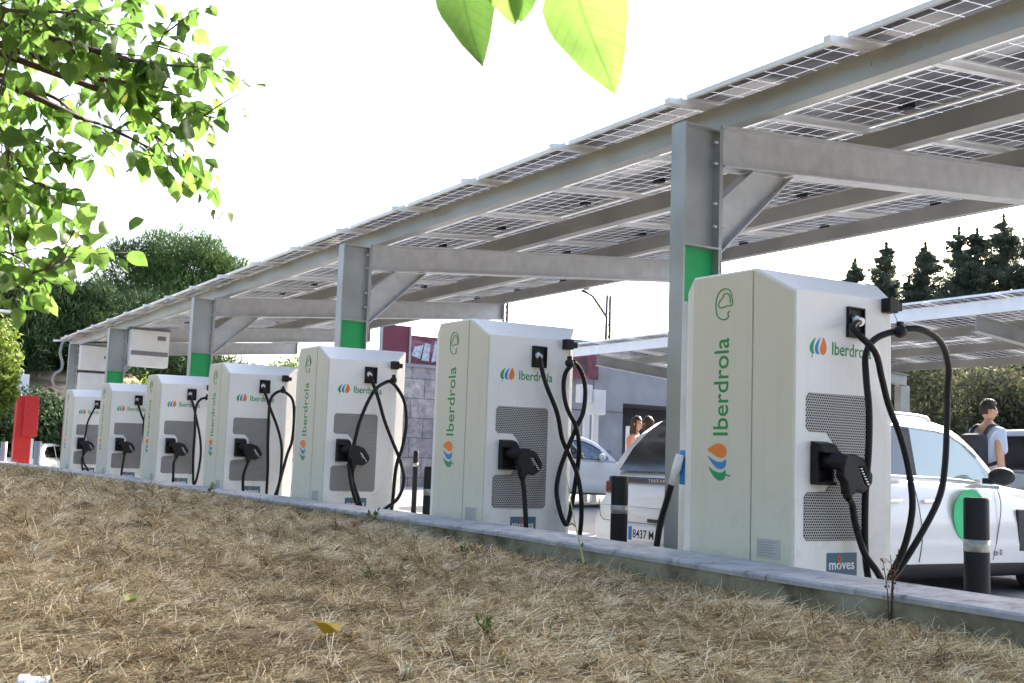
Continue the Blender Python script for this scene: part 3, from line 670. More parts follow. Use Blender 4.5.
# ------------------------------------------------------------------ solar carport (near)
SLOPE = .09
def btop(y): return 3.71+SLOPE*(y-5.5)
def ibeam_pts(w, h, tf=.014, tw=.012):
    a, b = w/2, h/2
    return [(-a, -b), (a, -b), (a, -b+tf), (tw/2, -b+tf), (tw/2, b-tf), (a, b-tf), (a, b), (-a, b), (-a, b-tf), (-tw/2, b-tf), (-tw/2, -b+tf), (-a, -b+tf)]
def along(mb, pts, P0, P1, up):
    """sweep a 2D section (side, up) between two points"""
    P0, P1 = Vector(P0), Vector(P1); d = (P1-P0).normalized(); u = Vector(up); u = (u-d*u.dot(d)).normalized(); s = d.cross(u)
    v0 = [mb.bm.verts.new(P0+s*a+u*b) for a, b in pts]; v1 = [mb.bm.verts.new(P1+s*a+u*b) for a, b in pts]
    n = len(pts)
    for i in range(n): mb.bm.faces.new((v0[i], v0[(i+1) % n], v1[(i+1) % n], v1[i]))
    mb.bm.faces.new(v0[::-1]); mb.bm.faces.new(v1)
cp = thing('solar_carport', 'long galvanised steel carport roofed with solar panels over the row of charging stations', 'solar carport', (-13.5, 5.3, .05))
OFF = Vector((13.5, -5.3, -.05))
def cpl(o): o.location = OFF; return o
CX = [-5.95-6*k for k in range(-1, 4)]+[-28.6]
for cxk in CX:
    mb = MB()
    # I column: flanges face -Y / +Y
    w_, d_ = .15, .35; y0 = 5.11
    if cxk < -28: w_, d_ = .10, .20; y0 = 5.2
    mb.box(cxk-w_/2, cxk+w_/2, y0, y0+.016, .05, btop(y0)); mb.box(cxk-w_/2, cxk+w_/2, y0+d_-.016, y0+d_, .05, btop(y0+d_))
    mb.box(cxk-.006, cxk+.006, y0+.0165, y0+d_-.0165, .05, btop(y0)-.002)
    mb.box(cxk-w_/2, cxk+w_/2, y0+.0165, y0+d_-.0165, 2.775, 2.79)
    mb.box(cxk-w_/2, cxk+w_/2, y0+.0165, y0+d_-.0165, btop(y0)-.016, btop(y0)-.004)
    mb.box(cxk-w_/2, cxk+w_/2, y0+d_+.001, y0+d_+.016, 2.70, btop(y0+d_)-.01)
    mb.box(cxk-.2, cxk+.2, y0-.06, y0+d_+.06, .03, .05)
    c = cpl(mb.build('column', M['galv'], cp))
    if cxk > -28:
        mb = MB(); mb.box(cxk-.0085, cxk+.0085, y0+.018, y0+d_-.018, 2.38, 2.772)
        mb.build('painted_band', M['band'], c)
    mb = MB()
    for z in (2.95, 3.12, 3.42, 3.58):
        for sx in (-.045, .045):
            mb.tube([(cxk+sx, y0+d_-.045, z), (cxk+sx, y0+d_+.045, z)], .013, 6)
    mb.build('bolt_row', M['steel'], c)
    # cantilever beam
    mb = MB(); ya, yb = 5.48, 11.05
    along(mb, ibeam_pts(.16, .31), (cxk, ya, btop(ya)-.155), (cxk, yb, btop(yb)-.155), (0, 0, 1))
    mb.box(cxk-.085, cxk+.085, yb+.001, yb+.012, btop(yb)-.315, btop(yb))
    cpl(mb.build('beam', M['galvlit'], cp))
    if cxk < -28: continue
    mb = MB(); mb.prism([(5.479, 2.77), (6.21, btop(6.2)-.322), (5.80, btop(5.8)-.322), (5.479, 3.14)], 'X', cxk-.005, cxk+.005)
    fl = [(-.065, -.006), (.065, -.006), (.065, .006), (-.065, .006)]
    along(mb, fl, (cxk, 5.479, 2.762), (cxk, 6.215, btop(6.2)-.324), (0, -1, 1)); along(mb, fl, (cxk, 5.479, 3.148), (cxk, 5.80, btop(5.8)-.318), (0, -1, 1))
    cpl(mb.build('brace', M['galvlit'], cp))
XL, XR = -30.35, 3.0
PY = [5.56, 7.36, 9.20, 11.02]
for i, y in enumerate(PY):
    mb = MB(); h = .175; zb = btop(y)+.002
    # Z-section purlin in 6 m lengths
    sec = [(-.035, 0), (.08, 0), (.08, .005), (-.03, .005), (-.03, h-.005), (.05, h-.005), (.05, h), (-.035, h)]
    along(mb, [(-a, b) for a, b in sec], (XL, y, zb), (XR, y, zb), (0, 0, 1))
    for cxk in CX:
        for q in (-.25, -.12, 0, .12, .25): mb.box(cxk+1.6+q-.025, cxk+1.6+q+.025, y-.0385, y-.0355, zb+h*.45, zb+h*.6)
    cpl(mb.build('purlin', M['galv2'], cp))
def ptop(y): return btop(y)+.18
bays = 22; bw = (XR-XL)/bays
rows = 6; YA, YB = 5.27, 11.45; rp_ = (YB-YA)/rows
for i in range(bays+1):
    x = XL+i*bw
    mb = MB(); along(mb, [(-.03, 0), (.03, 0), (.03, .045), (-.03, .045)], (x, YA-.15, ptop(YA-.15)), (x, YB+.06, ptop(YB+.06)), (0, 0, 1))
    cpl(mb.build('rafter', M['alu'], cp))
panels = []
for i in range(bays):
    for j in range(rows):
        xc = XL+(i+.5)*bw; yc = YA+(j+.5)*rp_
        panels.append((math.hypot(xc, yc), xc, yc))
vis = [p for p in panels if p[1] < -1.0]; vis.sort()
near = vis[:100]; rest = [p for p in panels if p not in near]
ang = math.atan(SLOPE)
def panel_mesh():
    hx, hy = bw/2-.018, rp_/2/math.cos(ang)-.014
    me_p = MB(); me_p.box(-hx+.03, hx-.03, -hy+.03, hy-.03, .012, .020)
    fr = MB(); f = .032
    fr.box(-hx, hx, -hy, -hy+f, 0, .036); fr.box(-hx, hx, hy-f, hy, 0, .036); fr.box(-hx, -hx+f, -hy+f, hy-f, 0, .036); fr.box(hx-f, hx, -hy+f, hy-f, 0, .036)
    jb = MB(); jb.box(-.05, .05, hy-.30, hy-.22, -.012, .0115)
    return me_p, fr, jb
mp_, fr_, jb_ = panel_mesh()
p0 = mp_.build('solar_panel', M['cells'], cp); f0 = fr_.build('panel_frame', M['alu'], p0); j0 = jb_.build('junction_box', M['black'], p0)
def pose(o, xc, yc):
    o.location = (xc+OFF.x, yc+OFF.y, ptop(yc)+.047+OFF.z); o.rotation_euler = (ang, 0, 0)
for n, (_, xc, yc) in enumerate(near):
    if n == 0: o = p0
    else:
        o = p0.copy(); COL.objects.link(o)
        for g in (f0, j0):
            d = g.copy(); COL.objects.link(d); d.parent = o
    pose(o, xc, yc)
    if random.random() < .45:
        for ch in o.children:
            if ch.name.startswith('junction_box'): ch.location.x = random.uniform(-.2, .2)
# remaining panels: one part
def merged(src, poses, name, mat, parent):
    V0 = np.array([v.co[:] for v in src.data.vertices]); F0 = np.array([p.vertices[:] for p in src.data.polygons])
    c, s = math.cos(ang), math.sin(ang); Rx = np.array([[1, 0, 0], [0, c, -s], [0, s, c]]); V, F = [], []
    for k, (_, xc, yc) in enumerate(poses):
        V.append(V0@Rx.T+np.array([xc+OFF.x, yc+OFF.y, ptop(yc)+.047+OFF.z])); F.append(F0+k*len(V0))
    return quads(name, np.concatenate(V), np.concatenate(F), mat, parent=parent)
mats_far = M['cells'].copy(); 
rest_fr = merged(f0, rest, 'far_panel_frames', M['alu'], cp); rest_fr['kind'] = 'stuff'
rest_c = merged(p0, rest, 'far_solar_panels', M['cells'], cp); rest_c['kind'] = 'stuff'

# inverters on the far columns
def cabinet_box(name, label, loc, size, kind):
    t = thing(name, label, 'inverter', loc); sx, sy, sz = size
    MB().box(-sx/2, sx/2, -sy/2, sy/2, 0, sz, .015).build('casing', M['boxwhite'], t)
    if kind == 'big':
        MB().box(sx/2, sx/2+.006, -sy/2+.02, sy/2-.02, sz*.30, sz*.42).build('front_strip', M['boxgrey'], t)
        MB().box(sx/2, sx/2+.006, sy*.18, sy*.4, sz*.74, sz*.86).build('display', M['boxgrey'], t)
        MB().box(-sx/2-.04, sx/2-.04, -sy/2-.05, sy/2+.02, sz+.002, sz+.05).build('bracket', M['boxgrey'], t)
    else:
        MB().box(sx/2, sx/2+.006, sy*.3, sy*.36, sz*.5, sz*.62).build('latch', M['boxgrey'], t)
        MB().box(-sx/2, sx/2-.05, -sy/2, sy/2, sz+.002, sz+.03).build('bracket', M['boxgrey'], t)
    return t
cabinet_box('inverter', 'large white inverter with dark stripe hung under the carport, right of the fourth column', (-23.8, 5.90, 2.90), (.3, .8, .77), 'big')
cabinet_box('inverter', 'plain white electrical box hung under the carport by the farthest column', (-28.2, 5.72, 3.03), (.25, .68, .60), 'small')
cabinet_box('inverter', 'lower white cabinet with black grille strip below the plain box at the farthest column', (-28.2, 5.76, 2.5), (.25, .74, .46), 'small')
mb = MB(); mb.tube(smooth_pts([(-28.62, 5.24, 3.78), (-28.62, 5.06, 3.72), (-28.62, 5.0, 3.45), (-28.62, 5.07, 3.2), (-28.62, 5.05, 3.02), (-28.62, 4.92, 2.92), (-28.62, 4.88, 2.75), (-28.62, 4.96, 2.6), (-28.62, 5.12, 2.55)]), .03, 8); tag(mb.build('cable_conduit', M['greypost']), 'curved grey cable conduit looping beside the farthest column', 'conduit')

# ------------------------------------------------------------------ second carport across the aisle
cq = thing('solar_carport', 'far solar carport across the parking aisle sloping the other way behind the SUV', 'solar carport', (-14, 18, .4))
OQ = Vector((14, -18, -.4))
def ql(o): o.location = OQ; return o
S2 = -.078
def b2(y): return 3.86+S2*(y-16)
X2L, X2R = -22.6, -4.0
for k, y in enumerate((16.0, 17.5, 19.0, 20.5)):
    mb = MB(); h = .21 if k == 0 else .16
    along(mb, [(-.035, 0), (.035, 0), (.035, h), (-.035, h)], (X2L, y, b2(y)+.002), (X2R, y, b2(y)+.002), (0, 0, 1)); ql(mb.build('purlin', M['alu'] if k == 0 else M['galv2'], cq))
for k in range(4):
    x = -21.6+5.2*k
    mb = MB(); along(mb, ibeam_pts(.16, .26), (x, 16.1, b2(16.1)-.13), (x, 21.0, b2(21)-.13), (0, 0, 1)); ql(mb.build('beam', M['galv'], cq))
    mb = MB(); mb.box(x-.09, x+.09, 20.7, 21.0, gz(x, 20), b2(21)-.262); ql(mb.build('column', M['galv'], cq))
n2 = 14; bw2 = (X2R-X2L)/n2; rp2 = 5.3/5
for i in range(n2+1):
    x = X2L+i*bw2
    mb = MB(); along(mb, [(-.03, 0), (.03, 0), (.03, .04), (-.03, .04)], (x, 15.75, b2(15.75)+.215), (x, 21.2, b2(21.2)+.215), (0, 0, 1)); ql(mb.build('rafter', M['alu'], cq))
mb = MB(); fr = MB(); a2 = math.atan(S2)
q0 = None
for i in range(n2):
    for j in range(5):
        xc = X2L+(i+.5)*bw2; yc = 15.82+(j+.5)*rp2
        if q0 is None:
            hx, hy = bw2/2-.02, rp2/2-.014
            m1 = MB(); m1.box(-hx+.03, hx-.03, -hy+.03, hy-.03, .012, .02); q0 = m1.build('solar_panel', M['cells'], cq)
            m2 = MB(); f = .035
            m2.box(-hx, hx, -hy, -hy+f, 0, .036); m2.box(-hx, hx, hy-f, hy, 0, .036); m2.box(-hx, -hx+f, -hy+f, hy-f, 0, .036); m2.box(hx-f, hx, -hy+f, hy-f, 0, .036)
            q1 = m2.build('panel_frame', M['alu'], q0); o = q0
        else:
            o = q0.copy(); COL.objects.link(o); d = q1.copy(); COL.objects.link(d); d.parent = o
        o.location = (xc+OQ.x, yc+OQ.y, b2(yc)+.258+OQ.z); o.rotation_euler = (a2, 0, 0)
# white posts and cabinet standing under its left end
t = thing('electrical_cabinet', 'white electrical cabinet on two slim white posts left of the concrete building', 'cabinet', (-20.0, 14.75, gz(-20, 15.3)))
MB().box(-.18, .15, .0, .32, 1.95, 2.5, .01).build('casing', M['boxwhite'], t)
for y in (-.12, .13): MB().box(-.05, .05, y-.05, y+.07, 0, 1.95).build('post', M['boxwhite'], t)
mb = MB(); mb.box(-.1, .1, -.35, -.02, 2.2, 2.6, .01); mb.build('side_box', M['boxwhite'], t)

# ------------------------------------------------------------------ bollards
def bollard(x, y, label, h=1.05, r=.062, far=False):
    z = gz(x, y)+.0
    t = thing('bollard', label, 'bollard', (x, y, z), 0, 'black bollards')
    mb = MB(); hh = h
    mb.tube([(0, 0, 0), (0, 0, hh-.012), (0, 0, hh)], r, 24, radii=[r, r, r-.008]); mb.build('post', M['bollard'], t)
    mb = MB(); mb.tube([(0, 0, hh-.27), (0, 0, hh-.21)], r+.0015, 24); mb.build('reflective_band', M['reflect'], t)
    return t
bollard(-3.50, 5.02, 'black bollard in front of the SUV door, right of the nearest charging station', 1.05)
bollard(-6.42, 5.02, 'black bollard between the two nearest charging stations, at the SUV licence plate', 1.07)
bollard(-9.33, 5.02, 'black bollard half hidden at the left edge of the second nearest charging station', 1.07)
bollard(-17.2, 8.95, 'slim distant black bollard before the stone wall between second and third charging stations', 1.15, .045)
for x, y, l in ((-27.6, 3.95+.55, 'grey post just right of the red totem'), (-29.9, 3.95+.15, 'grey post left of the red totem at the frame edge')):
    z = gz(x, y)
    t = thing('grey_post', l+', behind the low wall', 'post', (x, y, z), 0, 'short grey posts at the far end')
    MB().tube([(0, 0, 0), (0, 0, 1.22)], .075, 14).build('shaft', M['greypost'], t)

# ------------------------------------------------------------------ red totem
t = thing('red_totem', 'tall red service totem with a boxed upper front beyond the last charging station', 'totem', (-29.3, 4.45, gz(-29, 4.4)), R(0))
MB().box(-.15, .15, -.24, .14, 0, 2.33, .015).build('pillar', M['redpaint'], t)
MB().box(.151, .30, -.08, .24, 1.35, 2.34, .012).build('box_front', M['redpaint'], t)
MB().box(.14, .16, .141, .2, 0, 1.3).build('side_edge', M['boxwhite'], t)
# small sign behind
t = thing('white_sign', 'small blank white sign on a thin pole above the red totem', 'sign', (-40.6, 5.95, -.2))
MB().tube([(0, 0, 0), (0, 0, 3.9)], .04, 8).build('pole', M['greypost'], t)
MB().box(.041, .08, -.32, .22, 3.05, 3.75).build('sign_board', M['boxwhite'], t)
t = thing('street_lamp', 'street lamp with a flat white head above the bright shrub at the left edge', 'street lamp', (-45, 5.2, -.3))
MB().tube([(0, 0, 0), (0, 0, 6.35)], .06, 8, radii=[.08, .05]).build('pole', M['greypost'], t)
MB().box(-.2, .2, -.2, 1.15, 6.35, 6.45, .02).build('lamp_head', M['boxwhite'], t)

# ------------------------------------------------------------------ walls and building behind
t = thing('stone_wall', 'grey stone-clad wall below the maroon graffiti fence behind the charging stations', 'wall', (-30, 17.6, 0))
MB().box(-.3, 0, -4.2, 3.6, -.2, 3.95).build('wall', M['stone'], t)
MB().box(-.35, .05, -4.2, 3.6, 3.951, 4.05).build('capping', M['concrete'], t)
t = thing('graffiti_fence', 'maroon sheet fence with white graffiti lettering on top of the stone wall', 'fence', (-30.1, 17.6, 4.05))
MB().box(-.05, 0, -2.31, 4.9, 0, .88).build('sheet', M['graffiti'], t)
MB().box(-.05, .02, -3.3, -2.35, 0, 1.14).build('plain_sheet', M['maroon'], t)
mb = MB()
for y in (-3.3, -2.33, -1.2, .4, 2, 3.6): mb.box(-.05, .06, y-.03, y+.03, -.1, 1.15 if y < -2.3 else .9)
mb.build('post', M['greypost'], t)
mb = MB()
for pts in ([(-2.6, .3), (-2.3, .2), (-2.2, .75), (-2.5, .65)], [(-2.25, .15), (-2.0, .12), (-1.95, .8), (-2.15, .82)], [(-1.9, .1), (-1.6, .2), (-1.65, .4), (-1.75, .38), (-1.55, .9), (-1.8, .95)], [(-1.5, .15), (-1.25, .15), (-1.2, .45), (-1.4, .5), (-1.3, .9), (-1.5, .9)], [(-.9, .2), (-.6, .15), (-.5, .8), (-.8, .85)]):
    MB().prism([(a+.35, b*.8+.02) for a, b in pts], 'X', .001, .006).build('graffiti_letter', M['graff_white'], t)
t = thing('concrete_building', 'grey concrete building with a dark covered recess behind the women', 'building', (-30.5, 25, 0))
mb = MB(); mb.box(-3, 0, -3.7, -1.1, -.2, 5.2); mb.box(-3, -.002, -1.1, 9, 3.35, 5.2); mb.build('wall', M['concrete'], t)
MB().box(-3.0, -2.4, -1.1, 9, -.2, 3.35).build('recess_wall', M['concreteshade'], t)
MB().box(-3.1, .12, -3.8, 9.1, 5.2, 5.4).build('roof', M['concrete'], t)
MB().box(-.001, .02, -3.6, -1.5, .3, 1.75).build('blue_panel', M['navy'], t) if False else MB().box(.001, .03, -3.5, -1.6, .3, 1.7).build('grey_blue_panel', plain('grey_blue_panel', (.13, .16, .25), .6), t)
mb = MB(); mb.box(.001, .012, -3.7, -1.1, 3.0, 3.04); mb.box(.001, .012, -2.42, -2.38, 3.04, 5.2); mb.build('joint', M['seam'], t)
t = thing('information_stand', 'white framed upright stand beside the woman in peach', 'stand', (-21.6, 17.2, gz(-21, 17)), R(35))
mb = MB(); mb.box(-.05, .05, -.30, -.22, 0, 1.75); mb.box(-.05, .05, .14, .30, 0, 1.75); mb.box(-.05, .05, -.22, .14, 1.7, 1.75); mb.build('frame', M['boxwhite'], t)
MB().box(-.03, .03, -.219, .139, .2, 1.69).build('panel', M['dark'], t)

# catenary masts
def mast(name, label, x, y, zt, arm):
    t = thing(name, label, 'railway mast', (x, y, 0), R(20), 'lattice masts beyond the car park')
    mb = MB()
    for sy in (-.28, .28):
        mb.tube([(0, sy, 0), (0, sy*.55, zt)], .085, 6)
    n = 16
    for i in range(n):
        z = zt*i/n; z1 = zt*(i+1)/n; s = .28-.126*i/n; s1 = .28-.126*(i+1)/n; sg = 1 if i % 2 else -1
        mb.tube([(0, sg*s, z), (0, -sg*s1, z1)], .03, 4); mb.tube([(0, -s1, z1), (0, s1, z1)], .03, 4)
    mb.build('lattice_pole', M['dark'], t)
    if arm:
        mb = MB(); mb.tube([(0, -.2, zt-1.2), (0, -1.6, zt-.25), (0, -2.1, zt-.15), (0, -2.6, zt-.1)], .08, 6); mb.box(-.1, .1, -2.35, -2.05, zt, zt+.3); mb.build('arm', M['dark'], t)
mast('catenary_mast', 'lattice railway mast with a side arm behind the far carport', -47.8, 36.3, 10.4, True)
mast('catenary_mast', 'lattice mast without arm, rising above the second nearest charging station', -50.9, 31.6, 9.9, False)

# ------------------------------------------------------------------ cars
def lerp_tab(tab, u):
    for (a, va), (b, vb) in zip(tab, tab[1:]):
        if u <= b: return va+(vb-va)*((u-a)/(b-a) if b > a else 0)
    return tab[-1][1]
def smoothstep(t): return t*t*(3-2*t)
def car(name, label, loc, rz, Lc, Wc, Hc, paint, belt=1.04, y_rg=.35, y_rr=.95, y_rf=2.5, y_cowl=3.2, wheel_r=.35, wb=(.85, 3.6), clad=True, detail=True, rails=False, glass='glass', group=None, tumble=.27, rearw=.80):
    t = thing(name, label, 'car', loc, rz, group)
    W = Wc/2
    wt = [(0, rearw), (.012, rearw+.35*(1-rearw)), (.04, rearw+.65*(1-rearw)), (.1, rearw+.88*(1-rearw)), (.2, 1), (.7, 1), (.8, .985), (.9, .94), (.96, .84), (.99, .68), (1, .6)]
    tt = [(0, belt*.93), (.02, belt*.985), (.08, belt*1.0), (.5, belt*.985), (y_cowl/Lc, belt*.965), (.85, belt*.90), (.94, belt*.80), (.985, belt*.66), (1, belt*.56)]
    bt = [(0, .42), (.03, .33), (.1, .24), (.9, .22), (.97, .24), (1, .34)]
    sec = [(0, 0, .0), (.88, 0, 0), (.965, .05, 0), (.995, .16, 0), (1.0, .36, 0), (.985, .60, 0), (.955, .80, 0), (.925, .93, 0), (.87, 1.0, 0), (.5, 1.012, 0), (0, 1.018, 0)]
    bm = bmesh.new(); rings = []
    us = sorted(set([0, .006, .015, .03, .05, .08, .12, .16, .2, .25, .3, .35, .4, .45, .5, .55, .6, .65, .7, .75, .8, .85, .89, .92, .945, .965, .98, .99, 1]))
    for u in us:
        wv = lerp_tab(wt, u)*W; zt = lerp_tab(tt, u); zb = lerp_tab(bt, u); y = u*Lc
        pts = []
        for a, b, _ in sec:
            q = max(0, 1-u/.10); pts.append((a*wv*(1-.13*max(0, b-.35)*q*(1 if clad else .4)), y+(.09*max(0, b-.42)/.58*q if clad else 0), zb+(zt-zb)*b))
        full = pts + [(-x, yy, z) for x, yy, z in pts[-2:0:-1]]
        rings.append([bm.verts.new(p) for p in full])
    n = len(rings[0])
    for i in range(len(rings)-1):
        for k in range(n):
            f = bm.faces.new((rings[i][k], rings[i+1][k], rings[i+1][(k+1) % n], rings[i][(k+1) % n])); f.smooth = True
    bm.faces.new(rings[0]); bm.faces.new(rings[-1][::-1])
    bmesh.ops.recalc_face_normals(bm, faces=bm.faces[:])
    me = bpy.data.meshes.new('body'); bm.to_mesh(me); bm.free()
    ob = link('body', me, paint, None)
    cb = MB()
    for yw in wb:
        for s in (-1, 1): cb.tube([(s*(W-.27), yw, wheel_r), (s*(W+.2), yw, wheel_r)], wheel_r+.055, 32)
    co_ = cb.build('cutter', M['clad'])
    md = ob.modifiers.new('b', 'BOOLEAN'); md.object = co_; md.operation = 'DIFFERENCE'; md.solver = 'EXACT'
    bpy.context.view_layer.update()
    me2 = bpy.data.meshes.new_from_object(ob.evaluated_get(bpy.context.evaluated_depsgraph_get()))
    bpy.data.objects.remove(ob); bpy.data.objects.remove(co_)
    me2.materials.clear(); me2.materials.append(paint); me2.materials.append(M['clad'])
    for p in me2.polygons:
        c = p.center; nrm = p.normal
        inside = any(abs(math.hypot(c.y-yw, c.z-wheel_r)) < wheel_r+.052 and abs(c.x) > W-.3 for yw in wb)
        lowz = (c.z < (.36 if clad else .27))
        if inside or lowz: p.material_index = 1
    body = link('body', me2, None, t)
    # greenhouse
    zb_ = lambda y: lerp_tab(tt, y/Lc)-.005
    ys = [y_rg]+[y_rg+(y_rr-y_rg)*k/5 for k in range(1, 6)]
    span = y_rf-y_rr; ys += [y_rr+span*f for f in (.06, .30, .34, .70, .77, .86, .94, 1.0)]
    ys += [y_rf+(y_cowl-y_rf)*k/5 for k in range(1, 6)]
    pill = {}
    def zr(y):
        if y <= y_rr:
            s = (y-y_rg)/(y_rr-y_rg); return zb_(y)+(Hc-.03-zb_(y))*math.sin(s*math.pi/2)**.85+.0*(1-s)
        if y <= y_rf:
            s = (y-y_rr)/span; return Hc-.03+.03*math.sin(s*math.pi)
        s = (y-y_rf)/(y_cowl-y_rf); return zb_(y)+(Hc-.03-zb_(y))*math.cos(s*math.pi/2)**.9
    R_ = []
    for y in ys:
        b = zb_(y); z = max(zr(y), b+.006); h = z-b; Wb = W*lerp_tab(wt, y/Lc)*.90
        inn = lambda zz: Wb-(zz-b)*tumble
        c1 = b+max(.002, h-.10)*.98 if h > .12 else b+h*.4
        pts = [(Wb, b), (inn(b+(c1-b)*.08), b+(c1-b)*.08), (inn(c1), c1), (inn(c1)-.035, b+(z-b)*.93 if h > .12 else b+h*.8), (inn(c1)-.13, z-.012*min(1, h)), (inn(c1)*.5, z-.002), (0, z)]
        R_.append((y, [(p[0], y, p[1]) for p in pts]))
    P, G, G2, Q1, Q2, WS, RW = [bmesh.new() for _ in range(7)]
    def face(bm, q, inset=0):
        f = bm.faces.new([bm.verts.new(v) for v in q]); f.smooth = True
    for i in range(len(R_)-1):
        ya, A = R_[i]; yb, B = R_[i+1]; mid = (ya+yb)/2
        for s in (1, -1):
            for k in range(6):
                q = [(s*A[k][0], A[k][1], A[k][2]), (s*B[k][0], B[k][1], B[k][2]), (s*B[k+1][0], B[k+1][1], B[k+1][2]), (s*A[k+1][0], A[k+1][1], A[k+1][2])]
                if s < 0: q = q[::-1]
                f1 = (mid-y_rr)/span
                bp = (.70 < f1 < .77) or (.30 < f1 < .34) 
                if k == 1 and f1 > -.25 and mid < y_rf+(y_cowl-y_rf)*.8 and not bp: face((G if s > 0 else G2) if f1 > .7 else (Q1 if s > 0 else Q2), q)
                elif k >= 4 and mid > y_rf: face(WS, q)
                elif k >= 4 and mid < y_rr-.1: face(RW, q)
                elif k == 1 and bp: face(P, q)
                else: face(P, q)
    for bmx, nm, mt in ((P, 'roof', paint), (G, 'side_window', M[glass]), (G2, 'side_window', M[glass]), (Q1, 'rear_side_window', M['glassdark']), (Q2, 'rear_side_window', M['glassdark']), (WS, 'windshield', M['glass']), (RW, 'rear_window', M['glassdark'])):
        bmesh.ops.remove_doubles(bmx, verts=bmx.verts[:], dist=.0005)
        me = bpy.data.meshes.new(nm); bmx.to_mesh(me); bmx.free(); link(nm, me, mt, t)
    # black window surrounds
    for s in (1, -1):
        for kk, rad, nm in ((1, .012, 'lower_trim'), (2, .011, 'upper_trim')):
            pts_ = [(s*(R_[i][1][kk][0]+.004), R_[i][0], R_[i][1][kk][2]) for i in range(4, len(R_)-2)]
            MB().tube(pts_, rad, 6).build(nm, M['chrome'] if detail else M['clad'], t)
        if detail:
            mb = MB(); A, B = R_[9][1], R_[10][1]
            mb.bm.faces.new([mb.bm.verts.new(v) for v in ((s*(A[1][0]+.004), A[1][1], A[1][2]), (s*(B[1][0]+.004), B[1][1], B[1][2]), (s*(B[2][0]+.004), B[2][1], B[2][2]), (s*(A[2][0]+.004), A[2][1], A[2][2]))])
            mb.build('door_pillar', M['clad'], t)
    # interior
    mb = MB(); mb.box(-W+.12, W-.12, .5, y_cowl-.1, .35, .55)
    mb.box(-W+.15, W-.15, y_rr+.1, y_rr+.25, .55, belt+.08, .03)
    for s in (-1, 1):
        mb.box(s*.38-.24, s*.38+.24, y_rf-.62, y_rf-.48, .55, belt+.22, .04); mb.box(s*.38-.13, s*.38+.13, y_rf-.60, y_rf-.50, belt+.24, belt+.40, .03)
    mb.box(-W+.12, W-.12, y_cowl-.45, y_cowl-.1, .55, belt-.05, .03)
    mb.build('seats', M['interior'], t)
    mb = MB(); mb.tube([(-.38+.18*math.cos(a), y_cowl-.62+.05*math.sin(a), belt-.02+.17*math.sin(a)) for a in [i*math.pi/8 for i in range(17)]], .014, 6); mb.build('steering_wheel', M['interior'], t)
    # wheels
    wm = MB(); wm.tube([(-.105, 0, 0), (-.085, 0, 0), (.085, 0, 0), (.105, 0, 0)], wheel_r, 28, radii=[wheel_r-.03, wheel_r, wheel_r, wheel_r-.03])
    rm = MB(); rr = wheel_r*.68
    rm.tube([(.095, 0, 0), (.108, 0, 0)], rr, 28)
    sp_ = MB()
    for k in range(10):
        a = k*math.pi/5; mt_ = Matrix.Rotation(a, 4, 'X'); sp_.box(.109, .122, -.022, .022, .03, rr-.01, mat=mt_)
    hub = MB().tube([(.109, 0, 0), (.13, 0, 0)], .05, 12)
    first = None
    for yw in wb:
        for s in (1, -1):
            if first is None:
                tyre = wm.build('tyre', M['tyre']); 
                wheel = bpy.data.objects.new('wheel', tyre.data); COL.objects.link(wheel); bpy.data.objects.remove(tyre); wheel.parent = t
                ri = rm.build('rim', M['clad'], wheel); sk = sp_.build('spokes', M['rim'], wheel); hb = hub.build('hub', M['rim'], wheel)
                first = wheel; o = wheel
            else:
                o = first.copy(); COL.objects.link(o)
                for g in (ri, sk, hb):
                    d = g.copy(); COL.objects.link(d); d.parent = o
            o.location = (s*(W-.13), yw, wheel_r)
            o.rotation_euler = (0, 0, 0 if s > 0 else math.pi)
    # mirrors
    for s in (1, -1):
        mb = MB(); yM = y_rf+(y_cowl-y_rf)*.62
        mb.ball((s*(W+.10), yM, belt+.05), .1, 1.25, .75, .78); mb.box(s*(W-.07) if s > 0 else s*(W+.04), s*(W+.04) if s > 0 else s*(W-.07), yM-.03, yM+.03, belt-.02, belt+.03)
        mb.build('mirror', M['clad'] if clad else paint, t)
    # lamps
    for s in (1, -1):
        MB().box(min(s*(W-.42), s*(W-.16)), max(s*(W-.42), s*(W-.16)), Lc-.17, Lc-.06, belt*.62, belt*.72, .02).build('headlight', M['headlamp'], t)
        MB().box(min(s*(W*.60), s*(W*rearw*.9)), max(s*(W*.60), s*(W*rearw*.86)), .03 if clad else -.006, .11, belt*.80, belt*.90, .015).build('tail_lamp', M['redlamp'], t)
    if clad:
        for yw in wb:
            for s in (1, -1):
                mb = MB(); ra, rb = wheel_r+.05, wheel_r+.10; vs = []
                for k in range(15):
                    a = math.pi*(-.06+1.12*k/14)
                    for r_ in (ra, rb):
                        for xx in (W-.02, W+.012): vs.append(mb.bm.verts.new((s*xx, yw+r_*math.cos(a), wheel_r+r_*math.sin(a))))
                for k in range(14):
                    a0 = k*4; b0 = a0+4
                    for i1, i2 in ((0, 1), (1, 3), (3, 2), (2, 0)): mb.bm.faces.new((vs[a0+i1], vs[a0+i2], vs[b0+i2], vs[b0+i1]))
                mb.build('arch_trim', M['clad'], t)
    return t, W, zb_
SUV, W, zb_ = car('suv', 'white electric SUV with green disc decal parked behind the nearest charging station, plate 8437 M', (-6.95, 5.86, .11), 0, 4.7, 1.90, 1.62, M['carwhite'], belt=1.06, y_rg=.10, y_rr=.85, y_rf=2.45, y_cowl=3.28, wheel_r=.36, wb=(.9, 3.95), rails=True, tumble=.2, rearw=.92)
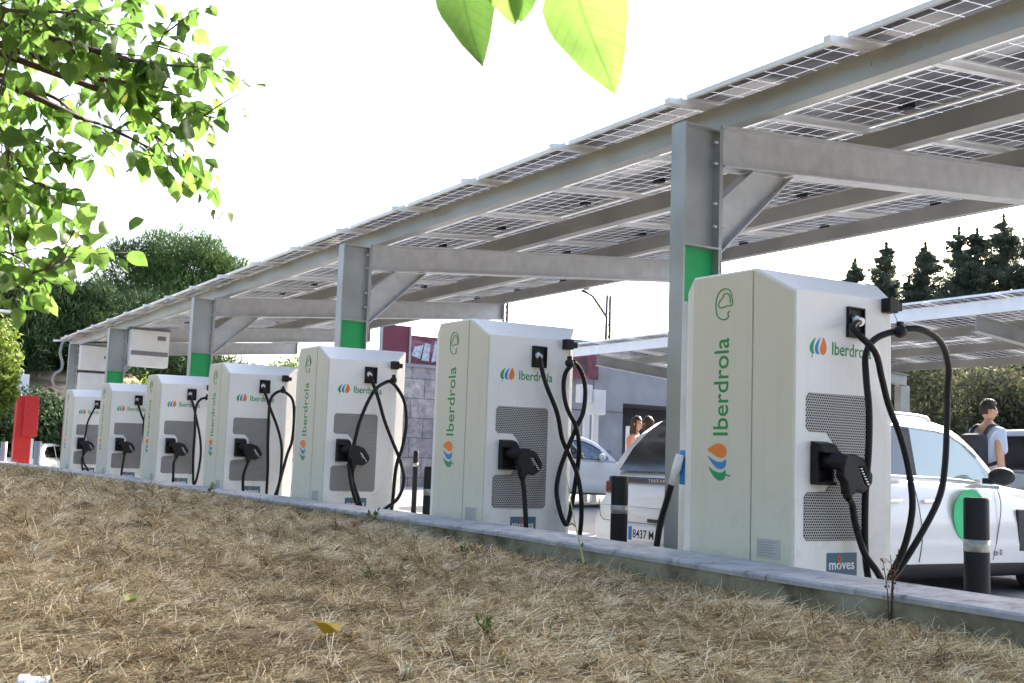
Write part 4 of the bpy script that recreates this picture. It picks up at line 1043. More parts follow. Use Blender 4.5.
# SUV extras
for s in (1, -1):
    MB().tube(smooth_pts([(s*.69, .95, 1.55), (s*.69, 1.1, 1.60), (s*.69, 2.3, 1.61), (s*.69, 2.45, 1.56)]), .016, 8).build('roof_rail', M['chrome'], SUV)
MB().box(-.62, .62, .72, .98, 1.565, 1.59, .008).build('spoiler', M['clad'], SUV)
MB().box(-.76, .76, .045, .12, .945, .995, .012).build('light_bar', M['navy'], SUV)
rear = lambda x, y, z: Matrix.Translation((x, y, z)) @ Matrix(((1, 0, 0, 0), (0, 0, -1, 0), (0, 1, 0, 0), (0, 0, 0, 1)))
text('rear_lettering', 'T E R R A M A R', .042, M['steel'], SUV, rear(-.22, .0435, .954), ext=.001)
MB().box(-.52, .52, -.010, .05, .50, .60, .01).build('bumper_insert', M['carwhite'], SUV)
MB().box(-.78, .78, -.016, .05, .30, .40, .012).build('rear_cladding', M['clad'], SUV)
MB().box(-.16, .16, -.012, .0, .63, .66, .003).build('tailgate_handle', M['clad'], SUV)
for s in (1, -1):
    MB().tube(smooth_pts([(s*.86, .02, .80), (s*.80, -.006, .66), (s*.74, -.008, .62)]), .004, 5).build('panel_seam', M['seam'], SUV)
MB().box(-.74, .74, -.009, .0, .617, .622).build('tailgate_seam', M['seam'], SUV)
MB().box(-.80, .80, -.010, -.0, .745, .752).build('tailgate_crease', M['carsilver'], SUV)
np_ = MB().box(-.38, .14, -.026, -.012, .475, .59, .003).build('number_plate', M['plate'], SUV)
MB().box(-.379, -.335, -.0275, -.0262, .476, .589).build('plate_band', M['plateblue'], np_)
text('plate_lettering', '8437 M', .098, M['ink'], np_, rear(-.325, -.0268, .498), ext=.0006, stretch=.92, bold=.001)
# side: decal, seams, handle, small lettering
side = W*1.0+.002
mb = MB(); mb.tube([(side-.002, 2.66, .76), (side+.004, 2.66, .76)], .23, 48); mb.build('green_decal', plain('decal_green', (.02, .5, .2), .4), SUV)
sidem = lambda x, y, z: Matrix.Translation((x, y, z)) @ Matrix(((0, 0, 1, 0), (1, 0, 0, 0), (0, 1, 0, 0), (0, 0, 0, 1)))
text('decal_lettering', 'o', .1, M['white'], SUV, sidem(side+.005, 2.55, .6), ext=.0005)
text('door_lettering', 'to 0', .075, M['ink'], SUV, sidem(side+.003, 2.98, .42), ext=.0005)
def seamline(pts): MB().tube(smooth_pts(pts, 4), .004, 5).build('door_seam', M['seam'], SUV)
for s in (1, -1):
    seamline([(s*(W*.935), 1.98, 1.03), (s*(W*.985), 1.99, .85), (s*(W*1.002), 2.02, .6), (s*(W*.998), 1.98, .38)])
    seamline([(s*(W*.935), 3.14, 1.0), (s*(W*.985), 3.12, .85), (s*(W*1.0), 3.05, .6), (s*(W*.995), 2.98, .38)])
    seamline([(s*(W*.93), 1.02, 1.05), (s*(W*.98), 1.1, .85), (s*(W*1.0), 1.25, .6)])
for s in (1, -1):
    for y in (1.62, 2.06):
        MB().box(min(s*(W*.965), s*(W*.965+.03)), max(s*(W*.965), s*(W*.965+.03)), y, y+.17, .865, .89, .006).build('door_handle', M['chrome'], SUV)
MB().box(W*.965, W*.998, 3.36, 3.47, .45, .82, .01).build('fender_vent', M['clad'], SUV)

car('car', 'white hatchback parked beyond the aisle, seen between the second charging station and the SUV', (-20.3, 11.8, gz(-20, 14)+.03), R(-30), 4.2, 1.78, 1.46, M['carwhite'], belt=.95, y_rg=.1, y_rr=.8, y_rf=2.2, y_cowl=3.05, wheel_r=.32, wb=(.8, 3.35), clad=False, detail=False)
car('car', 'silver estate car behind the walking man at the right edge', (-9.6, 13.4, gz(-9, 13.4)), R(-72), 4.6, 1.85, 1.56, M['carsilver'], belt=1.0, y_rg=.08, y_rr=.5, y_rf=2.75, y_cowl=3.5, wheel_r=.34, wb=(.85, 3.7), clad=False, detail=False, glass='glassdark')
t = thing('roof_sign', 'small white box sign on the roof of the silver estate car', 'roof sign', (-7.6, 13.95, gz(-9, 13.4)+1.565), R(-72))
MB().prism([(-.22, 0), (.22, 0), (.16, .16), (-.16, .16)], 'X', -.09, .09, .01).build('sign_box', M['boxwhite'], t)
car('car', 'white car parked behind the fourth charging station, only a window strip showing', (-24.2, 10.0, gz(-26, 10)), R(90), 4.2, 1.78, 1.58, M['carwhite'], belt=1.0, y_rg=.1, y_rr=.7, y_rf=2.3, y_cowl=3.05, wheel_r=.32, wb=(.8, 3.35), clad=False, detail=False, glass='glassdark')
car('car', 'white car far off behind the red totem', (-38.0, 5.6, -.19), R(60), 4.3, 1.8, 1.45, M['carwhite'], belt=.95, y_rg=.1, y_rr=.7, y_rf=2.3, y_cowl=3.05, wheel_r=.32, wb=(.8, 3.4), clad=False, detail=False, glass='glassdark')

# ------------------------------------------------------------------ people
def skin_mesh(name, joints, edges, mat, parent, sub=2, root=0):
    me = bpy.data.meshes.new(name); me.from_pydata([j[0] for j in joints], edges, [])
    o = bpy.data.objects.new('tmp', me); COL.objects.link(o)
    o.modifiers.new('s', 'SKIN'); sv = me.skin_vertices[0].data
    for i, j in enumerate(joints):
        r = j[1]; sv[i].radius = (r, r) if isinstance(r, (int, float)) else r
    sv[root].use_root = True
    m = o.modifiers.new('u', 'SUBSURF'); m.levels = sub; m.render_levels = sub
    bpy.context.view_layer.update()
    m2 = bpy.data.meshes.new_from_object(o.evaluated_get(bpy.context.evaluated_depsgraph_get()))
    bpy.data.objects.remove(o)
    for p in m2.polygons: p.use_smooth = True
    m2.materials.clear(); return link(name, m2, mat, parent)
def person(label, loc, rz, h, top, bottom, hair, long_hair=False, stride=.0, head_turn=0, female=False, arms='down'):
    t = thing('person', label, 'person', loc, rz)      # faces +Y locally
    k = h/1.75; s = .9 if female else 1.0
    S = lambda x, y, z: (x*k, y*k, z*k)
    hipw, shw = (.095, .15*s+.005)
    J = [(S(0, 0, .95), .13*k), (S(0, .0, 1.12), .115*k*s), (S(0, 0, 1.30), .135*k*s), (S(0, 0, 1.43), .09*k*s), (S(0, .01, 1.50), .052*k), (S(0, .02, 1.56), .05*k)]
    E_ = [(0, 1), (1, 2), (2, 3), (3, 4), (4, 5)]
    def limb(pts, par):
        i0 = len(J); 
        for n_, (p, r) in enumerate(pts): J.append((S(*p), r*k)); E_.append((par if n_ == 0 else i0+n_-1, i0+n_))
    for sd_ in (-1, 1):
        st = stride*sd_
        limb([((sd_*hipw, 0, .88), .095), ((sd_*.10, st*.5+.02, .50), .062), ((sd_*.10, st*1.0-.03, .10), .042), ((sd_*.10, st+.03, .05), .04), ((sd_*.105, st+.14, .035), .035)], 0)
        if arms == 'down':
            limb([((sd_*shw, 0, 1.40), .062*s), ((sd_*(shw+.06), -.02-st*.3, 1.13), .043*s), ((sd_*(shw+.07), .05-st*.5, .90), .032*s), ((sd_*(shw+.065), .07-st*.55, .84), .028)], 3)
        else:
            limb([((sd_*shw, 0, 1.40), .062*s), ((sd_*(shw+.05), .0, 1.13), .043*s), ((sd_*(shw*.7), .20, 1.14), .032*s), ((sd_*(shw*.5), .26, 1.17), .028)], 3)
    body = skin_mesh('body', J, E_, M['skin'], t, 2)
    # hands: palm and five fingers
    for sd_ in (-1, 1):
        pos = Vector(S(sd_*(shw+.065), .07-stride*sd_*.55, .84)) if arms == 'down' else Vector(S(sd_*(shw*.5), .26, 1.17))
        dv = Vector((0, .15, -1)).normalized() if arms == 'down' else Vector((-sd_*.4, .8, .1)).normalized()
        hj = [(tuple(pos), .022), (tuple(pos+dv*.05), .026), (tuple(pos+dv*.085), .022)]; he = [(0, 1), (1, 2)]
        side_ = Vector((0, 1, 0)) if arms == 'down' else Vector((0, 0, 1))
        side_ = (side_-dv*side_.dot(dv)).normalized(); curl = Vector((-sd_, 0, 0)) if arms == 'down' else Vector((0, 0, -1))
        for fi, ln in enumerate((.075, .085, .08, .062)):
            b0 = pos+dv*.085+side_*(.03-.02*fi); i0 = len(hj)
            hj += [(tuple(b0), .0085), (tuple(b0+dv*ln*.5+curl*.008), .008), (tuple(b0+dv*ln*.9+curl*.03), .0065)]; he += [(2, i0), (i0, i0+1), (i0+1, i0+2)]
        b0 = pos+dv*.03+side_*.03; i0 = len(hj)
        hj += [(tuple(b0), .011), (tuple(b0+dv*.03+side_*.025), .009), (tuple(b0+dv*.06+side_*.03), .0075)]; he += [(0, i0), (i0, i0+1), (i0+1, i0+2)]
        skin_mesh('hand', hj, he, M['skin'], t, 1)
    # shirt
    r = .018
    JS = [(S(0, 0, .94), (.165*k*s, .16*k)), (S(0, 0, 1.12), (.155*k*s, .145*k*s)), (S(0, 0, 1.29), (.168*k*s, .14*k*s)), (S(0, 0, 1.43), (.13*k*s, .11*k*s)), (S(0, .01, 1.50), .075*k)]
    ES = [(0, 1), (1, 2), (2, 3), (3, 4)]
    for sd_ in (-1, 1):
        i0 = len(JS); st = stride*sd_
        JS += [(S(sd_*shw, 0, 1.40), .078*k*s), (S(sd_*(shw+.035), -.01, 1.24), .064*k*s), (S(sd_*(shw+.055), -.015, 1.16), .060*k*s)]
        ES += [(3, i0), (i0, i0+1), (i0+1, i0+2)]
    skin_mesh('shirt', JS, ES, top, t, 2)
    JT = [(S(0, 0, .99), (.15*k*s+.01, .12*k))]; ET = []
    for sd_ in (-1, 1):
        i0 = len(JT); st = stride*sd_
        JT += [(S(sd_*hipw, 0, .86), .112*k), (S(sd_*.10, st*.5+.02, .50), .078*k), (S(sd_*.10, st-.03, .12), .062*k)]
        ET += [(0, i0), (i0, i0+1), (i0+1, i0+2)]
    skin_mesh('trousers', JT, ET, bottom, t, 2)
    for sd_ in (-1, 1):
        st = stride*sd_
        MB().ball(S(sd_*.102, st+.06, .045), .1*k, .46, 1.35, .45).build('shoe', M['shoe'], t)
    # head
    hm = Matrix.Translation(S(0, .03, 1.645)) @ Matrix.Rotation(head_turn, 4, 'Z')
    mb = MB(); bm = mb.bm
    g = bmesh.ops.create_uvsphere(bm, u_segments=24, v_segments=18, radius=1)
    for v in bm.verts:
        x, y, z = v.co
        wx = .075*(1-.20*max(0, -z)**1.5); yy = y*.092; 
        if y > 0: yy = y*.088*(1-.10*abs(z))
        v.co = (x*wx*.93, yy*.95-.004+.012*max(0, -z), z*.110)
    for v in bm.verts:
        x, y, z = v.co
        d2 = (x/.016)**2+((z+.012)/.028)**2
        if y > 0 and d2 < 3: v.co.y += .022*math.exp(-d2)
    for f in bm.faces: f.smooth = True
    for sx in (-1, 1): mb.ball((sx*.077, -.005, -.005), .02, .35, .8, 1.3, 10)
    hd = mb.build('head', M['skin'], t); hd.data.transform(hm @ Matrix.Scale(k, 4))
    mb = MB()
    for sx in (-1, 1): mb.ball((sx*.03, .078, .008), .011, 1, .6, .7, 8)
    e = mb.build('eyes', M['ink'], hd); e.data.transform(hm @ Matrix.Scale(k, 4))
    mb = MB(); mb.ball((0, .087, -.052), .022, 1, .35, .28, 8); e = mb.build('mouth', plain('lips', (.45, .15, .13), .5), hd); e.data.transform(hm @ Matrix.Scale(k, 4))
    mb = MB(); bm = mb.bm; bmesh.ops.create_uvsphere(bm, u_segments=28, v_segments=20, radius=1)
    rr = random.Random(3)
    dele = []
    for v in bm.verts:
        x, y, z = v.co
        face_ = y > .45 and z < .42
        if not long_hair and (z < -.5 or (z < -.12 and y > -.25)): face_ = True
        if face_: dele.append(v)
        j = 1+rr.uniform(-.05, .09)
        if z > .1: j += .05*abs(math.sin(x*9+y*7))
        v.co = (x*.080*j, y*.096*j-.008, z*.116*j+.008)
        if long_hair and z < -.1 and y < .4: v.co.z -= .16*(-z-.1)/.9*1.5; v.co.x *= 1.05; v.co.y -= .01
    bmesh.ops.delete(bm, geom=dele, context='VERTS')
    if long_hair:
        mb.ball((0, -.07, -.12), .085, .95, .55, 1.7, 14)
    for f in bm.faces: f.smooth = True
    ho = mb.build('hair', hair, hd); ho.data.transform(hm @ Matrix.Scale(k, 4))
    return t
def gaze(dx, dy): return math.atan2(-dx, dy)
man = person('dark-haired man in pale blue shirt with navy backpack walking away beside the silver car', (-7.76, 11.35, gz(-7.7, 11.35)), gaze(.12, .99), 1.84, M['shirtblue'], M['trousers'], M['hair'], stride=.14, head_turn=R(-22))
t = thing('backpack', 'navy backpack worn on the back of the man in the pale blue shirt', 'backpack', man.location, man.rotation_euler.z)
mb = MB(); mb.box(-.155, .155, -.31, -.13, 1.02, 1.46, .065); mb.box(-.12, .12, -.345, -.30, 1.05, 1.25, .015); mb.build('bag', M['bag'], t)
for s in (-1, 1):
    mb = MB(); mb.tube(smooth_pts([(s*.10, -.16, 1.44), (s*.105, -.10, 1.53), (s*.11, .0, 1.555), (s*.115, .09, 1.49), (s*.13, .115, 1.34), (s*.155, .03, 1.17), (s*.13, -.14, 1.10)]), .021, 8); mb.build('strap', M['bag'], t)
person('woman with long dark brown hair in a peach top', (-13.46, 10.80, gz(-13, 10.8)), gaze(.9, .5), 1.72, M['peach'], M['trousers'], M['hairbrown'], True, head_turn=R(-10), female=True, arms='up')
person('brown-haired woman in a black and white patterned top, talking to the woman in peach', (-13.02, 10.70, gz(-13, 11)), gaze(-.95, .35), 1.70, M['printed'], M['trousers'], M['hairbrown'], True, head_turn=R(20), female=True, arms='up')

# ------------------------------------------------------------------ foliage
def leafquads(C, Nn, size, aspect=1.0, rnd=rng, axis=None):
    """one quad per centre, normal Nn"""
    n = len(C); Nn = Nn/np.linalg.norm(Nn, axis=1, keepdims=True)
    a = np.cross(Nn, rnd.normal(size=(n, 3))); a /= np.linalg.norm(a, axis=1, keepdims=True); b = np.cross(Nn, a)
    if axis is not None:
        a = axis/np.linalg.norm(axis, axis=1, keepdims=True); b = np.cross(a, Nn); b /= np.linalg.norm(b, axis=1, keepdims=True)
    s = (size*rnd.uniform(.6, 1.3, n))[:, None]
    V = np.stack([C-a*s, C-b*s*aspect*.5, C+a*s, C+b*s*aspect*.5], 1).reshape(-1, 3)
    F = np.arange(4*n).reshape(-1, 4)
    return V, F
def lobes_cloud(lobes, n, rnd, shell=.35, noise=.18):
    L_ = np.array([l[3]*l[4]*l[5] for l in lobes])**.67; pr = L_/L_.sum(); idx = rnd.choice(len(lobes), n, p=pr); l = np.array(lobes)[idx]
    d = rnd.normal(size=(n, 3)); d /= np.linalg.norm(d, axis=1, keepdims=True)
    r = 1-np.abs(rnd.normal(size=n))*shell; r = np.clip(r, .05, 1)
    ph = np.sin(d[:, 0]*7+idx)*np.sin(d[:, 1]*6+idx*2)*np.sin(d[:, 2]*8)
    r = r*(1+noise*ph)+rnd.normal(size=n)*.03
    return l[:, :3]+d*r[:, None]*l[:, 3:6], d
def tree(name, label, base, lobes, n, size, mat, trunk_r, trunk_top, group=None, aspect=.5, up=.3, limbs=5, seed=1, cat='tree'):
    rnd = np.random.default_rng(seed); t = thing(name, label, cat, base, 0, group)
    C, D = lobes_cloud(lobes, n, rnd)
    Nn = D+rnd.normal(size=D.shape)*.9; Nn[:, 2] += up
    ax = D*.55+rnd.normal(size=D.shape)*.6+np.array([0, 0, .6]) if cat == 'tree' and 'pine' in name else None
    V, F = leafquads(C, Nn, np.full(n, size*(1.15 if ax is not None else 1)), aspect*(.7 if ax is not None else 1), rnd, ax)
    tn = np.repeat(np.clip(.5+.25*np.sin(C[:, 0]*1.7+seed)*np.sin(C[:, 2]*2.1)+rnd.normal(size=n)*.2, 0, 1), 4)
    quads('crown', V, F, mat, tn, t)
    if trunk_r:
        mb = MB(); rp = random.Random(seed)
        tp = Vector((rp.uniform(-.3, .3), rp.uniform(-.3, .3), trunk_top))
        mb.tube([(0, 0, -.3), (tp.x*.3, tp.y*.3, trunk_top*.4), tuple(tp)], trunk_r, 10, radii=[trunk_r*1.25, trunk_r, trunk_r*.6])
        for i in range(min(limbs, len(lobes))):
            l = lobes[i]; mb.tube([tuple(tp*.8), ((tp.x+l[0])/2, (tp.y+l[1])/2, (tp.z*.8+l[2])/2+.2), tuple(l[:3])], .1, 6, radii=[trunk_r*.5, trunk_r*.3, trunk_r*.12])
        mb.build('trunk', M['bark'], t)
    return t
def rl(seed, n, rx, ry, z0, z1, r0, r1, flat=.8):
    rp = random.Random(seed); out = []
    for i in range(n):
        a = rp.uniform(0, 6.28); q = math.sqrt(rp.random()); z = rp.uniform(z0, z1); rr = rp.uniform(r0, r1)
        out.append((rx*q*math.cos(a), ry*q*math.sin(a), z, rr, rr, rr*flat))
    return out
# big stone pine
tree('stone_pine', 'big rounded green stone pine above the far end of the carport', (-57.6, 15.6, 1.5), [(0, -2.3, 8.6, 2.0, 2.0, 1.7), (0, .3, 9.6, 2.3, 2.3, 1.9), (0, 2.8, 8.8, 1.9, 2.0, 1.5), (0, -3.6, 7.3, 1.3, 1.3, 1.3), (0, 1.2, 8.0, 2.6, 2.6, 1.9), (1, 4.2, 7.6, 1.3, 1.3, 1.1), (1.2, -1, 7.3, 2.4, 2.4, 1.6)]+rl(4, 14, 2, 4, 7, 10.2, .8, 1.3), 42000, .16, M['pine'], .35, 7.0, up=.9, aspect=.35, seed=4)
tr = [(-50, 5.6, 8.7, 2.6, 'dark pine at the left edge behind the bright shrub'), (-51, 8.3, 8.6, 2.3, 'dark pine with bare leaning trunk behind the red totem'), (-52, 10.9, 8.6, 2.3, 'dark pine between the totem pine and the big stone pine'),
      (-54, 13.6, 7.6, 2.4, 'dark tree filling under the big stone pine, left part'), (-55, 17.0, 6.4, 2.6, 'dark tree low behind the fourth column'), (-54, 20.5, 5.8, 2.5, 'dark tree low behind the third column')]
for i, (x, y, zt, r, lab) in enumerate(tr):
    lb = [(0, 0, zt-r*.8, r*.9, r*.9, r*.75), (0, r*.5, zt-r*1.2, r*.8, r*.8, r*.7), (0, -r*.5, zt-r*1.3, r*.8, r*.8, r*.7)]+rl(20+i, 12, r*.8, r*.95, zt-3.9, zt-.7, .7, 1.2)
    tree('pine_tree', lab, (x, y, 0), lb, 26000, .15, M['pinedark'], .22, zt-2.5, 'dark pines at the far end', up=.6, aspect=.4, seed=30+i)
# yellow-green shrubs behind third/fourth stations, and dark low hedge further left
for i, (x, y, zt, r, lab) in enumerate([(-33, 11.0, 3.9, 1.5, 'yellow-green leafy shrub seen above the fourth charging station'), (-33.5, 13.2, 4.4, 1.2, 'yellow-green leafy tree beside the maroon fence end'), (-34.5, 9.0, 3.4, 1.3, 'yellow-green shrub behind the third column')]):
    lb = [(0, 0, zt-r*.7, r, r, r*.7), (0, .4, zt*.5, r, r, r), (0, -.5, zt*.35, r*.9, r, r)]+rl(50+i, 8, r*.8, r, .8, zt-.6, .4, .8)
    tree('leafy_shrub', lab, (x, y, 0), lb, 9000, .09, M['bright'], .08, zt*.5, 'yellow-green shrubs behind the stations', aspect=.8, seed=50+i, cat='shrub')
for i, (x, y, zt, r, lab) in enumerate([(-39.5, 3.4, 2.6, 1.5, 'dark shrub on the bank left of the red totem'), (-39.8, 5.9, 2.9, 1.6, 'dark shrub on the bank right of the red totem'), (-40.2, 8.3, 2.8, 1.6, 'dark shrub on the bank behind the farthest charging station')]):
    lb = [(0, 0, zt-r*.7, r, r, r*.7), (0, .5, zt*.4, r, r*1.1, r), (0, -.6, zt*.3, r, r*1.1, r)]+rl(70+i, 8, r*.8, r*1.1, .5, zt-.5, .5, .9)
    tree('bank_shrub', lab, (x, y, .3), lb, 9000, .10, M['pinedark'], .07, zt*.5, 'dark shrubs on the far bank', aspect=.8, seed=70+i, cat='shrub')
# bright shrub at left edge
tree('leafy_shrub', 'bright yellow-green shrub at the left edge above the lawn', (-19.8, 2.45, .73), [(0, 0, 1.75, .5, .45, .8), (0, -.4, 1.5, .5, .5, .7), (0, .05, 1.35, .4, .38, .5), (0, -.2, 2.1, .4, .4, .5)], 9000, .055, M['bright'], .05, 1.2, aspect=.9, seed=61, cat='shrub')
# conifers on the right
def conifer(label, x, y, zb, zt, r, seed, mat='cypress', n=16000):
    rnd = np.random.default_rng(seed); t = thing('conifer', label, 'tree', (x, y, zb), 0, 'dark conifers above the far carport'); H_ = zt-zb
    n = 34000; nb = 230; hts = rnd.uniform(.05, .99, nb)**.85; az = rnd.uniform(0, 6.28, nb); ln = r*(1.03-hts)**.95*rnd.uniform(.35, 1.2, nb)+.12
    per = n//nb; C = []
    for h, a, l in zip(hts, az, ln):
        s = rnd.uniform(0, 1, per)**.65; p = np.stack([np.cos(a)*s*l, np.sin(a)*s*l, h*H_-s*l*.10+s*s*l*.35], 1); wv = (.05+.13*np.sin(s*3.0))*min(1.4, l)
        p += rnd.normal(size=p.shape)*wv[:, None]*np.array([1, 1, .55]); C.append(p)
    s = rnd.uniform(0, 1, n//8); a = rnd.uniform(0, 6.28, n//8); q = (.06+r*.14*(1-s))*rnd.uniform(0, 1, n//8); C.append(np.stack([np.cos(a)*q, np.sin(a)*q, s*H_*1.03], 1))
    C = np.concatenate(C); Nn = rnd.normal(size=C.shape); V, F = leafquads(C, Nn, np.full(len(C), .115), .45, rnd)
    tn = np.repeat(np.clip(.5+.3*np.sin(C[:, 2]*3+C[:, 0]*2)+rnd.normal(size=len(C))*.2, 0, 1), 4)
    quads('crown', V, F, M[mat], tn, t)
    MB().tube([(0, 0, -1), (0, 0, H_*.9)], .2, 8, radii=[.25, .04]).build('trunk', M['bark'], t)
for i, (x, y, zt, r, lab) in enumerate([(-38.9, 45.7, 12.2, 3.2, 'short conifer just right of the nearest station roof'), (-37.7, 46.7, 13.0, 3.8, 'pointed conifer second from the left in the right-hand group'), (-36.2, 47.9, 12.95, 3.6, 'lone slim conifer standing between gaps in the right-hand group'),
      (-35.0, 49.0, 13.7, 4.4, 'broad double-topped conifer, its left half'), (-34.3, 49.5, 13.6, 4.4, 'broad double-topped conifer, its right half'), (-33.2, 50.1, 14.2, 4.9, 'tallest conifer near the right edge'), (-31.9, 50.6, 13.4, 4.6, 'conifer at the very right edge'), (-37.0, 47.6, 11.2, 2.7, 'small conifer wedged left of the lone slim one'), (-35.6, 48.4, 10.6, 3.0, 'low ragged conifer in the gap right of the lone slim one'), (-38.3, 46.2, 10.8, 2.8, 'low conifer between the first two pointed ones'), (-39.4, 45.2, 10.4, 2.6, 'lowest conifer, mostly hidden by the nearest station roof'), (-34.8, 49.3, 11.6, 3.2, 'bushy conifer filling below the double-topped one'), (-32.5, 50.9, 11.8, 3.2, 'bushy conifer below the tallest one near the right edge')]):
    conifer(lab, x, y, 3.2, zt, r, 80+i)
# broad scrub trees masking the slope on the right
rp = random.Random(9)
sides = ['leftmost, beside the nearest charging station', 'second from the left, behind the cable loop', 'third from the left, left of the walking man', 'behind the head of the walking man', 'right of the walking man, above the silver car', 'at the right edge above the silver car', 'outermost right, mostly past the frame']
for i in range(7):
    x = -22.6+2.6*i; y = 26.5+1.4*i*.6
    lb = [(0, 0, 2.9, 1.7, 1.7, 1.3), (.3, .3, 1.5, 2.0, 1.9, 1.5)]+rl(100+i, 12, 1.8, 1.6, .6, 3.7, .6, 1.1)
    tree('scrub_tree', 'grey-green scrub tree '+sides[i], (x, y, gz(x, 22)), lb, 15000, .11, M['hedge'], .14, 2.2, 'grey-green scrub trees below the conifers', aspect=.6, seed=100+i)
for i in range(6):
    x = -38+3.6*i; y = 40.5+1.5*i
    lb = [(0, 0, 3.4, 2.4, 2.4, 2.0), (0, 0, 1.6, 2.6, 2.6, 2)]+rl(130+i, 12, 2.2, 2.2, 1, 5.2, .9, 1.4)
    tree('scrub_tree', 'dark scrub tree farther up the slope, number along it hidden behind the far carport' if False else 'dark scrub tree high on the slope under the conifers', (x, y, 3.0), lb, 12000, .15, M['cypress'], .14, 2.5, 'dark scrub trees at the conifers feet', aspect=.6, seed=130+i)
tree('dry_bush', 'dry tan bush between the conifers just above the far carport', (-35.9, 44.0, 5.2), [(0, 0, 2.3, 1.0, 1.0, 1.3), (.4, .6, 3.0, .6, .6, .9)], 5000, .12, M['drytuft'], .05, 2, aspect=.3, seed=150, cat='bush')

# ------------------------------------------------------------------ overhanging broadleaf tree
BR = [
  [(-2.808, 0.116, 2.107), (-2.842, 0.262, 2.148), (-2.791, 0.398, 2.155), (-2.821, 0.472, 2.166), (-2.828, 0.549, 2.114), (-2.731, 0.616, 2.038), (-2.718, 0.694, 1.982)],
  [(-2.765, 0.462, 2.147), (-2.658, 0.499, 2.126), (-2.644, 0.561, 2.114), (-2.751, 0.636, 2.173), (-2.646, 0.636, 2.187), (-2.682, 0.668, 2.255)],
  [(-2.637, 0.56, 2.112), (-2.646, 0.636, 2.122), (-2.558, 0.661, 2.097), (-2.614, 0.735, 2.14)],
  [(-2.774, 0.538, 2.096), (-2.703, 0.594, 2.079), (-2.725, 0.672, 2.081), (-2.712, 0.721, 2.042), (-2.599, 0.761, 2.001)],
  [(-3.104, 0.132, 2.152), (-3.059, 0.311, 2.148), (-3.002, 0.401, 2.109), (-2.948, 0.462, 2.076), (-3.101, 0.545, 2.083), (-3.024, 0.624, 2.019)],
  [(-2.793, 0.63, 2.057), (-2.829, 0.667, 2.008), (-2.799, 0.718, 1.959), (-2.835, 0.772, 1.918)],
  [(-2.921, 0.513, 2.032), (-2.983, 0.6, 2.038), (-2.908, 0.689, 1.983), (-2.974, 0.828, 1.967)],
  [(-2.855, 0.122, 2.318), (-2.717, 0.281, 2.253), (-2.706, 0.409, 2.259), (-2.689, 0.541, 2.283), (-2.798, 0.637, 2.33)],
  [(-2.612, 0.155, 2.167), (-2.634, 0.297, 2.166), (-2.564, 0.391, 2.162), (-2.587, 0.459, 2.173), (-2.562, 0.498, 2.158)],
  [(-2.967, 0.136, 1.987), (-3.0, 0.293, 1.989), (-2.991, 0.41, 1.971), (-3.044, 0.48, 1.964), (-3.012, 0.495, 1.912)],
  [(-2.994, 0.146, 1.897), (-2.966, 0.319, 1.902), (-2.987, 0.405, 1.87), (-2.927, 0.457, 1.841), (-2.826, 0.514, 1.826)],
  [(-3.307, 0.172, 1.835), (-3.312, 0.342, 1.848), (-3.292, 0.429, 1.833), (-3.215, 0.494, 1.835), (-3.236, 0.559, 1.82)],
  [(-2.83, 0.168, 1.492), (-2.922, 0.297, 1.548), (-2.867, 0.355, 1.57), (-2.805, 0.409, 1.601), (-2.755, 0.455, 1.619), (-2.88, 0.508, 1.668), (-2.895, 0.53, 1.698)],
  [(-2.985, 0.166, 1.652), (-3.102, 0.306, 1.693), (-3.023, 0.366, 1.684), (-2.971, 0.42, 1.653), (-2.999, 0.457, 1.615)],
  [(-3.125, 0.124, 2.261), (-3.16, 0.248, 2.195), (-3.024, 0.313, 2.065), (-3.151, 0.371, 2.001), (-3.065, 0.381, 1.876), (-3.213, 0.403, 1.799), (-3.15, 0.411, 1.709)],
  [(-3.081, 0.118, 2.298), (-3.097, 0.258, 2.286), (-2.998, 0.353, 2.264), (-3.08, 0.424, 2.294), (-2.939, 0.455, 2.278)],
]
ot = thing('broadleaf_tree', 'broadleaf tree whose sunlit leafy branches hang in from the upper left', 'tree', (-3.6, -1.5, .6))
OT = Vector((3.6, 1.5, -.6))
# leaf template: pointed oval folded along its midrib, x across, y along, z up
_L, _F = [], []
_ys = [0, .06, .14, .25, .38, .52, .66, .78, .88, .95, 1.0]; _us = [-1, -.55, 0, .55, 1]
for _i, _y in enumerate(_ys):
    _w = .35*math.sin(math.pi*min(1, _y**.78))**.85*(1-.18*_y) if 0 < _y < 1 else .004
    if _i % 2 and 0 < _y < .95: _w *= 1.04
    for _u in _us: _L.append((_u*_w, _y*1.05-.03*abs(_u)*(1 if _y > .5 else -1), .32*abs(_u)*_w-.10*abs(_u)**3*_w+.012*math.sin(_y*11+_u*2)*abs(_u)))
for _i in range(len(_ys)-1):
    for _k in range(4):
        a_ = _i*5+_k; _F.append((a_, a_+1, a_+6, a_+5))
lt = np.array(_L, float); lf = _F
LV, LF, LT = [], [], []
def add_leaf(p, d, nrm, s, tint, bend=.12):
    d = Vector(d).normalized(); nrm = Vector(nrm); nrm = (nrm-d*nrm.dot(d)).normalized(); a = d.cross(nrm)
    Mx = np.array([a[:], d[:], nrm[:]])
    T_ = lt.copy(); T_[:, 2] -= bend*T_[:, 1]**2; 
    T_[:, 2] += .035*np.sin(T_[:, 1]*7+T_[:, 0]*6+tint*40); T_[:, 0] *= rp.uniform(.8, 1.2); T_[:, 2] += rp.gauss(0, .25)*T_[:, 0]*T_[:, 1]
    V = (T_*s)@Mx+np.array(p[:]); k = sum(len(v) for v in LV) if False else add_leaf.n
    LV.append(V); LF.append(np.array(lf)+k); LT.append(np.full(len(lt), tint)); add_leaf.n += len(lt)
add_leaf.n = 0
wood = MB(); rp = random.Random(21)
